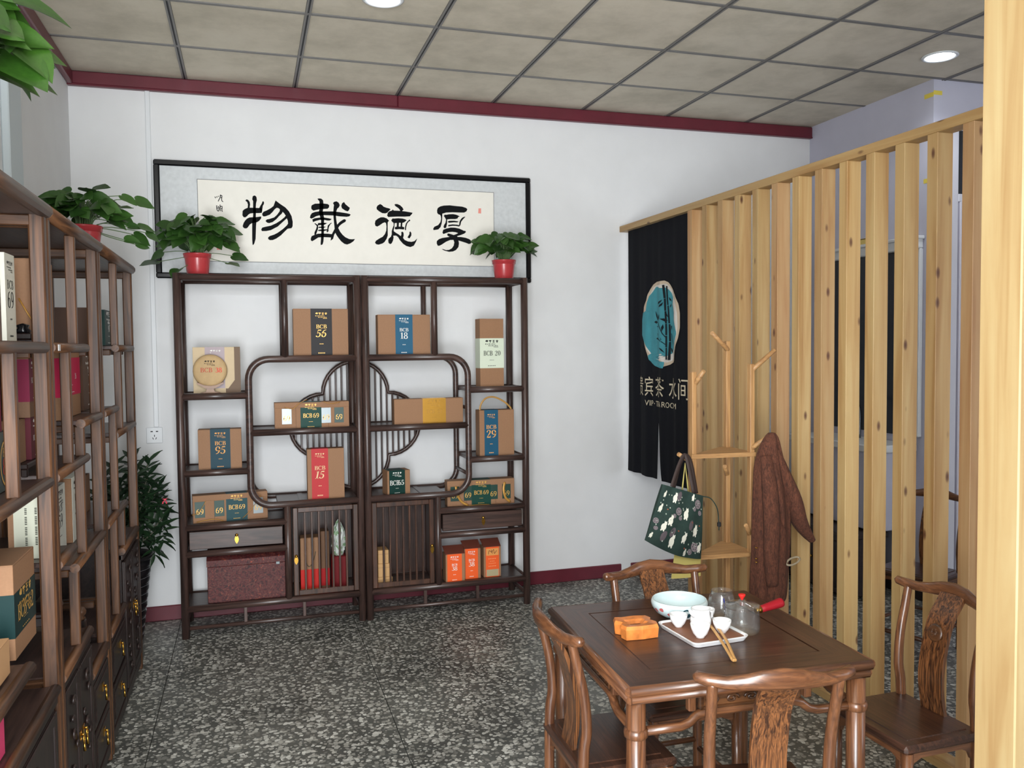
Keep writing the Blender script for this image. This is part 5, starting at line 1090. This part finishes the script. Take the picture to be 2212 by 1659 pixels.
MB().lathe([(.0425, .0655), (.043, .068), (.036, .071), (.018, .074), (.008, .078), (.006, .082), (0, .082), (0, .080), (.005, .079), (.012, .0735), (.036, .0695), (.0405, .067), (.0405, .0655), (.0425, .0655)], 36).build('lid', GLASS, t)
MB().lathe([(.003, .080), (.004, .084), (.0085, .090), (.009, .094), (.006, .095), (0, .0945)], 16).build('lid_knob', paint((206, 40, 34), .25), t)
MB().lathe([(.013, .068), (.0135, .045), (.013, .022), (.0145, .018), (0, .018)], 16).build('infuser', GLASS, t)
d0 = Vector((.985, .10, .14)).normalized(); p0 = Vector((.0415, .004, .046))
MB().tube([p0, p0+d0*.016], [.007, .0095], 14).build('brass_ferrule', BRASS, t)
MB().tube([p0+d0*.016, p0+d0*.030, p0+d0*.078, p0+d0*.084], [.0085, .0095, .0125, .0115], 14).build('side_handle', paint((150, 24, 34), .3), t)
MB().tube([(-.042, -.004, .050), (-.050, -.005, .056), (-.057, -.006, .063)], [.006, .0045, .003], 10).build('spout', GLASS, t)

# ================================================================ COAT STAND WITH BAG AND COAT
st = thing('coat_stand', 'light wooden three-post coat stand with two triangular shelves before the slats', 'coat stand', (0, 0, 0))
PA, PB, PC_ = (2.890, -2.00), (3.150, -1.84), (3.150, -2.03)
for (x, y), h in ((PA, 1.43), (PB, 1.56), (PC_, 1.46)): MB().box(x-.011, x+.011, y-.014, y+.014, 0, h, 0, .003).build('post', COATW['z'], st)
for z in (1.075, .645, .12):
    MB().prism([(PA[0]-.02, PA[1]-.022), (PC_[0]+.012, PC_[1]-.02), (PC_[0]+.014, PB[1]+.018), (PB[0]-.02, PB[1]+.02)], 'z', z-.009, z+.009).build('corner_shelf', COATW['x'], st)
def peg(x, y, z, dx, dy, dz): MB().tube([(x, y, z), (x+dx*.06, y+dy*.06, z+dz*.06), (x+dx, y+dy, z+dz)], [.010, .011, .009], 10).build('peg', COATW['x'], st)
peg(PA[0], PA[1], 1.045, -.085, -.03, .045); peg(PA[0]+.005, PA[1], 1.375, .012, -.06, .06)
peg(PB[0], PB[1]-.005, 1.52, -.115, -.06, .075); peg(PC_[0], PC_[1], 1.43, .085, -.05, .09)
peg(PC_[0], PC_[1]-.005, 1.10, .045, -.07, .06); peg(PB[0], PB[1], .96, -.06, -.08, .05); peg(PC_[0]-.005, PC_[1], .73, -.05, -.05, .05)
# patterned tote bag
bg = thing('tote_bag', 'dark green tote bag printed with white bears hanging on the coat stand', 'bag', (0, 0, 0))
TLp, TRp, BRp, BLp = (2.706, .977), (2.893, .918), (2.880, .655), (2.628, .752)
YBAG = -2.075
def bq(u, v):
    x = (TLp[0]*(1-u)+TRp[0]*u)*(1-v)+(BLp[0]*(1-u)+BRp[0]*u)*v
    z = (TLp[1]*(1-u)+TRp[1]*u)*(1-v)+(BLp[1]*(1-u)+BRp[1]*u)*v
    if v > .8: z -= .018*math.sin(PI*u)*(v-.8)/.2
    return x, z
def bulge(u, v): return (.006+.026*math.sin(PI*min(1, max(0, u)))**.7*min(1, v*1.6)*(1-.55*max(0, v-.7)/.3)+.003*math.sin(u*17+v*5))
def bagf(u, v): x, z = bq(u, v); return (x, YBAG-bulge(u, v), z)
def bagb(u, v): x, z = bq(u, v); return (x, YBAG+bulge(u, v), z)
BAGG = plain('dark_green_canvas', (26, 48, 42), .85, noise=.18, nscale=60)
mb = MB().grid(bagf, 22, 22, flip=True).grid(bagb, 22, 22)
for f0, f1, s in ((lambda k: bagf(0, k), lambda k: bagb(0, k), 0), (lambda k: bagf(1, k), lambda k: bagb(1, k), 1), (lambda k: bagf(k, 1), lambda k: bagb(k, 1), 2)):
    mb.grid(lambda u, v, f0=f0, f1=f1: tuple(Vector(f0(v)).lerp(Vector(f1(v)), u)), 1, 22)
mb.build('bag_body', BAGG, bg)
def bprint(polys, name, m, off=.0016):
    mb = MB()
    for q in polys: mb.poly([(lambda p: (p[0], p[1]-off, p[2]))(bagf(min(.985, max(.015, u)), min(.985, max(.015, v)))) for u, v in q])
    return mb.build(name, m, bg)
def ell(cu, cv, ru, rv, n=14, tilt=0): return [(cu+ru*math.cos(a)*math.cos(tilt)-rv*math.sin(a)*math.sin(tilt), cv+ru*math.cos(a)*math.sin(tilt)+rv*math.sin(a)*math.cos(tilt)) for a in [2*PI*i/n for i in range(n)]]
def bear(u, v, s=1.0, tl=.12):
    o = [ell(u, v, .058*s, .085*s, 14, tl), ell(u+.030*s, v-.088*s, .034*s, .050*s, 12, tl)]
    for d in (-.022, .022): o.append([(u+.032*s+d*s-.010*s, v-.125*s), (u+.032*s+d*s+.010*s, v-.125*s), (u+.034*s+d*s, v-.155*s)])
    for d in (-.03, .028): o.append(ell(u+d*s-.008, v+.085*s, .017*s, .026*s, 8))
    return o
bears = [(.33, .17, .9), (.74, .08, .6), (.60, .38, 1.0), (.08, .40, .8), (.30, .55, .95), (.20, .68, .9), (.82, .60, 1.0), (.60, .76, .9), (.40, .86, .95), (.93, .84, .8), (.66, .95, .55), (.10, .15, .6), (.05, .88, .5)]
for u_, v_, s_ in bears: bprint(bear(u_, v_, s_*.78), 'printed_bear', paint((216, 214, 200), .85))
flw = [(.86, .16, .075), (.44, .36, .065), (.06, .62, .05), (.84, .84, .065), (.78, .25, .035), (.92, .29, .04), (.36, .45, .035), (.49, .46, .035), (.76, .92, .04), (.09, .74, .035)]
for u, v, r in flw: bprint([ell(u, v, r, r, 14)], 'printed_bloom', paint((128, 116, 120), .85), .0012)
bprint([q for u, v, r in flw for k in range(6) for q in [ell(u+r*.55*math.cos(k*1.05), v+r*.55*math.sin(k*1.05), r*.16, r*.16, 6)]], 'bloom_dots', paint((60, 66, 62), .85), .0018)['kind'] = 'stuff'
bprint([ell(u, v, .045, .09, 10, .3) for u, v in ((.42, .12), (.72, .52), (.38, .72), (.24, .82))], 'grey_foliage', paint((92, 82, 86), .85), .0010)['kind'] = 'stuff'
rng = random.Random(4)
bprint([ell(rng.uniform(.04, .96), rng.uniform(.04, .96), .011, .013, 6) for _ in range(46)], 'speckles', paint((170, 178, 164), .85), .0014)['kind'] = 'stuff'
bprint([ell(u+.02, v+.05, .014, .012, 6) for u, v in ((.72, .42), (.46, .62), (.9, .44), (.62, .84), (.2, .33))], 'red_flecks', paint((150, 78, 56), .85), .0019)['kind'] = 'stuff'
STRAP = plain('dark_brown_strap', (52, 38, 34), .7)
MB().tube(cat_rom([(2.745, YBAG-.01, .966), (2.79, YBAG+.012, 1.05), (2.822, YBAG+.022, 1.088), (2.833, YBAG+.012, 1.05), (2.845, YBAG-.012, .935)], 5), .010, 6, ell=(.18, 1.0), up=(0, 1, 0)).build('strap', STRAP, bg)
MB().tube(cat_rom([(2.765, YBAG+.012, .958), (2.80, YBAG+.025, 1.05), (2.83, YBAG+.03, 1.085), (2.852, YBAG+.025, 1.05), (2.868, YBAG+.01, .927)], 5), .010, 6, ell=(.18, 1.0), up=(0, 1, 0)).build('strap', STRAP, bg)
MB().tube(cat_rom([(2.892, YBAG, .915), (2.925, YBAG-.01, .905), (2.955, YBAG-.01, .86), (2.962, YBAG-.01, .800), (2.963, YBAG-.01, .770)], 5), .0022, 6).build('drawstring', BAGG, bg)
MB().box(2.956, 2.970, YBAG-.018, YBAG-.004, .785, .805, 0, .003).build('cord_lock', DARKP, bg)
t = thing('cloth_bag', 'pale yellow cloth bag half hidden behind the green tote', 'bag', (0, 0, 0))
def yb(s): return lambda u, v: (2.835+.115*(u-.5)*(.8+.4*v)+.012*math.sin(v*3), -2.036+s*.008*math.sin(PI*u)*min(1, v*2+.2)+.004*math.sin(v*9), .93-.36*v)
MB().grid(yb(-1), 10, 12, flip=True).grid(yb(1), 10, 12).build('bag_body', plain('pale_yellow_cloth', (206, 190, 110), .8), t)
MB().tube([(2.82, -2.03, .92), (2.835, -2.03, 1.05), (2.852, -2.03, .92)], .004, 6).build('strap', plain('pale_yellow_strap', (196, 180, 104), .8), t)
# brown knitted coat
ct = thing('brown_coat', 'brown knitted coat hanging from the right post of the coat stand', 'coat', (0, 0, 0))
KNIT = wood('brown_knit', (64, 36, 26), (112, 66, 46), 'z', s=120, rough=.95, stretch=.25, fine=.5)
rows = [(1.172, 3.178, 3.208, .012), (1.150, 3.158, 3.222, .025), (1.10, 3.132, 3.235, .036), (1.03, 3.114, 3.252, .044), (.95, 3.110, 3.266, .048), (.86, 3.106, 3.276, .050), (.77, 3.104, 3.280, .050), (.68, 3.102, 3.278, .052), (.60, 3.098, 3.272, .054), (.52, 3.096, 3.268, .056), (.475, 3.098, 3.264, .052), (.462, 3.10, 3.26, .046)]
rr2 = cat_rom([(a, b, c) for a, b, c, d in rows], 3); dd2 = cat_rom([(a, d, 0) for a, b, c, d in rows], 3)
def coatf(u, v):
    i = min(len(rr2)-1, int(round(v*(len(rr2)-1)))); z, x0, x1 = rr2[i]; d = dd2[i].y
    a = 2*PI*u; k = 1+.16*math.sin(a*5+z*3)+.08*math.sin(a*9+z*7)
    return ((x0+x1)/2+(x1-x0)/2*math.cos(a)*(1+.04*math.sin(a*7)), -2.118+d*math.sin(a)*k, z)
MB().grid(coatf, 44, len(rr2)-1).build('coat_body', KNIT, ct)
MB().tube(cat_rom([(3.20, -2.12, 1.10), (3.245, -2.125, .99), (3.290, -2.13, .885), (3.318, -2.13, .80), (3.352, -2.13, .745), (3.385, -2.13, .705)], 4), [.020+.028*math.sin(PI*min(1, .12+i/20*.9)) for i in range(21)], 12, ell=(1, .7), up=(0, 1, 0)).build('sleeve', KNIT, ct)
MB().tube(cat_rom([(3.150, -2.14, 1.08), (3.152, -2.165, .96), (3.160, -2.170, .80), (3.158, -2.170, .66), (3.165, -2.168, .54)], 4), [.020+.016*math.sin(PI*min(1, .1+i/16*.8)) for i in range(17)], 12, ell=(.8, 1)).build('sleeve', KNIT, ct)
MB().tube(cat_rom([(3.175, -2.165, 1.05), (3.20, -2.172, .90), (3.215, -2.172, .78)], 4), [.006, .009, .011, .012, .012, .012, .011, .009, .006], 8).build('collar_fold', KNIT, ct)
MB().tube([(3.270+.032*math.cos(a), -2.16+.01*math.sin(a), .632+.010*math.sin(a)+.010*math.cos(a)) for a in [2*PI*i/18 for i in range(19)]], .0045, 6).build('belt_loop', plain('grey_webbing', (150, 138, 116), .6), ct)
for z in (.70, .655, .64): MB().lathe([(0, -.002), (.006, -.001), (.006, .001), (0, .002)], 10).build('metal_toggle', BRASS, ct, (3.10, -2.15, z))

# ================================================================ PLANTS
def heart(mode, L=1.0):
    """heart-shaped leaf along +y, normal +z, base at origin"""
    rowsL = [(-.10, .20), (-.02, .34), (.12, .43), (.30, .45), (.50, .39), (.70, .27), (.86, .13), (1.0, 0)]
    mb = MB(); cols = 5; vs = []
    for t_, hw in rowsL:
        for k in range(cols):
            s = (k-2)/2
            tt = max(t_, 0.0) if (t_ < 0 and k == 2) else t_
            if t_ < 0 and abs(s) == .5: tt = t_*1.0
            z = (.10 if mode == 0 else .14 if mode == 1 else .05)*abs(s)*hw*2 - (.14 if mode == 0 else .24 if mode == 1 else .07)*t_*t_ + (.02*math.sin(9*t_+s*3) if mode == 2 else 0)
            vs.append((s*hw*L, tt*L, z*L))
    fs = [(j*cols+k, j*cols+k+1, (j+1)*cols+k+1, (j+1)*cols+k) for j in range(len(rowsL)-1) for k in range(cols-1)]
    return mb.add(vs, fs, smooth=True)
def lance():
    mb = MB(); rowsL = [(0, .02), (.12, .08), (.32, .14), (.55, .15), (.78, .09), (1, 0)]; vs = []
    for t_, hw in rowsL:
        for s in (-1, 0, 1): vs.append((s*hw, t_, .05*abs(s)-.28*t_*t_))
    return mb.add(vs, [(j*3+k, j*3+k+1, (j+1)*3+k+1, (j+1)*3+k) for j in range(5) for k in range(2)], smooth=True)
HEARTS = {}
def leaf_obj(parent, me, base, tip, nrm, L):
    y = (Vector(tip)-Vector(base)).normalized(); n = Vector(nrm); n = (n-y*n.dot(y)); n = n.normalized() if n.length > 1e-4 else Vector((1, 0, 0)).cross(y)
    x = y.cross(n); o = bpy.data.objects.new('leaf', me); C.objects.link(o); o.parent = parent
    o.matrix_basis = Matrix(((x.x*L, y.x*L, n.x*L, base[0]), (x.y*L, y.y*L, n.y*L, base[1]), (x.z*L, y.z*L, n.z*L, base[2]), (0, 0, 0, 1)))
    return o
def pothos(label, loc, nleaf, seed, R=(.17, .12), hgt=.17, L=(.06, .085), pot=True, extra=(), mat_=None, group=None, pots=1.0):
    rng = random.Random(seed); m_ = mat_ or LEAF
    key = m_.name
    if key not in HEARTS: HEARTS[key] = [heart(i).mesh('leaf', m_) for i in range(3)]
    t = thing('potted_pothos', label, 'plant', loc, 0, group)
    s = pots; ph = .112*s
    MB().lathe([(0, 0), (.054*s, 0), (.056*s, .004), (.066*s, .085*s), (.0665*s, .088*s), (.0705*s, .089*s), (.072*s, .104*s), (.074*s, .106*s), (.074*s, .112*s), (.071*s, .112*s), (.068*s, .10*s), (.064*s, .095*s)], 32).build('pot', REDPOT, t)
    MB().lathe([(.066*s, .098*s), (.03, .104*s), (0, .106*s)], 16).build('soil', SOIL, t)
    st = MB()
    ends = []
    for i in range(nleaf):
        a = rng.uniform(0, 2*PI); e = rng.uniform(.05, 1.0)**.8; rad = math.sqrt(rng.uniform(.12, 1))
        x = R[0]*rad*math.cos(a); y = R[1]*rad*math.sin(a); z = ph+.02+hgt*(1-.55*rad*rad)*rng.uniform(.35, 1.0)
        ends.append(((x, y, z), a))
    for p in extra: ends.append((p, math.atan2(p[1], p[0])))
    for (x, y, z), a in ends:
        y = max(y, -.30)
        b0 = (.03*math.cos(a)*rng.uniform(.3, 1), .03*math.sin(a), ph-.008)
        st.tube(cat_rom([b0, (x*.45, y*.45, ph+(z-ph)*.75+.012), (x, y, z)], 3), .0018, 4, cap=False)
        Ln = rng.uniform(*L); aa = a+rng.uniform(-.6, .6); dr = rng.uniform(-.75, .15)
        tip = (x+math.cos(aa), y+math.sin(aa), z+dr)
        leaf_obj(t, rng.choice(HEARTS[key]), (x, y, z), tip, (math.cos(a)*.5+rng.uniform(-.3, .3), math.sin(a)*.4-.75+rng.uniform(-.35, .35), rng.uniform(.55, 1)), Ln)
    st.build('stems', STEM, t)['kind'] = 'stuff'
    return t
pothos('potted pothos in a red pot on the left display shelf, before the picture corner', (.852, -.245, 1.9535), 125, 3, R=(.175, .09), hgt=.215, L=(.07, .105), extra=[(-.20, -.05, .06), (-.17, -.06, .11), (-.09, -.07, .02), (.16, -.05, .06), (.185, -.05, .10)])
pothos('potted pothos in a red pot on the right display shelf', (2.592, -.24, 1.9535), 100, 5, R=(.16, .085), hgt=.16, L=(.062, .092))
pothos('potted pothos in a red pot trailing from the cabinet at the left wall', (.455, -1.23, 1.9535), 80, 9, R=(.12, .12), hgt=.13, L=(.058, .088), pots=1.02,
       extra=[(.10, .02, .14), (.14, .04, .16), (.17, .03, .12), (.19, .05, .09), (.21, .06, .13), (.16, .0, .06), (.20, .02, .045), (.24, .05, .10), (.13, -.02, .19), (-.05, -.02, .24), (.04, .0, .27), (.15, .02, .25), (.20, .05, .24), (-.12, 0, .22)])
# pot of the trailing plant just out of the frame; its leaves reach into the top left corner
pothos('potted pothos whose big bright leaves hang into the top left corner', (.45, -2.98, 1.9535), 44, 15, R=(.16, .15), hgt=.24, L=(.10, .15), mat_=LEAFB, pots=1.55,
       extra=[(.12, .02, .36), (.10, -.02, .32), (.14, .06, .31), (.13, .04, .40), (.10, .03, .27), (.13, .10, .26), (.09, .02, .24)])
# tall floor plant in a ribbed black planter
t = thing('floor_plant', 'dark leafy floor plant in a ribbed black planter between cabinet and shelf', 'plant', (.435, -.375, 0))
pr = [(0, .004), (.098, .004), (.102, .0)]
for k in range(10):
    z0 = .012+.044*k; r0 = .102+.0052*k
    pr += [(r0+.000, z0), (r0+.008, z0+.016), (r0+.0085, z0+.030), (r0+.003, z0+.040), (r0+.001, z0+.043)]
pr += [(.158, .454), (.168, .460), (.170, .474), (.160, .476), (.150, .462), (.147, .44)]
MB().lathe(pr, 36).build('planter', BLKPOT, t)
for k in range(9):
    z0 = .012+.044*(k+1)-.002; r0 = .102+.0052*(k+1); MB().tube([(r0*1.012*math.cos(a), r0*1.012*math.sin(a), z0) for a in [2*PI*i/36 for i in range(37)]], .0018, 5, cap=False).build('silver_ring', plain('silver_ring', (150, 150, 156), .3, .6) if k == 0 else bpy.data.materials['silver_ring'], t)
MB().lathe([(.150, .44), (.08, .446), (0, .45)], 20).build('soil', SOIL, t)
rng = random.Random(21); me = lance().mesh('leaf', LEAFD); stb = MB()
heads = [(.02, .0, .86), (.10, -.02, .92), (.17, -.01, .84), (.06, .05, .98), (.13, -.05, .76), (.20, .03, .75), (.0, -.04, .78), (.22, -.03, .66), (.05, -.06, .70), (-.06, .02, .88), (-.10, 0, .80), (.15, .04, .95), (.10, .06, .66), (.02, .04, .66), (.18, -.05, .60), (.08, .0, .82), (.15, .0, .88), (-.02, .03, .93), (.20, .0, .82), (.04, -.03, .66), (.12, -.04, .68)]
for hx, hy, hz in heads:
    stb.tube(cat_rom([(hx*.15, hy*.15, .44), (hx*.5, hy*.6, .44+(hz-.44)*.5), (hx, hy, hz)], 4), [.006-.0003*i for i in range(9)], 6)
    for k in range(17):
        a = k*2.4+rng.uniform(-.3, .3); e = .95-.10*k+rng.uniform(-.2, .2)
        d = Vector((math.cos(a)*math.cos(e), math.sin(a)*math.cos(e)*.75, math.sin(e)))
        b = Vector((hx, hy, hz))-Vector((0, 0, .008*k)); leaf_obj(t, me, b, b+d, (0, -.5, 1), rng.uniform(.065, .10))
stb.build('stems', STEMD, t)['kind'] = 'stuff'
fl_ = MB()
for k in range(6):
    a = k*1.047; fl_.grid(lambda u, v, a=a: (.235+.020*v*math.cos(a)+.008*(u-.5)*math.sin(a), -.05+.012*v*math.sin(a)-.01*v, .755+.016*v*(1-v)*2+.012*v*math.sin(a)), 2, 3)
fl_.build('pink_flower', paint((214, 72, 92), .5), t)
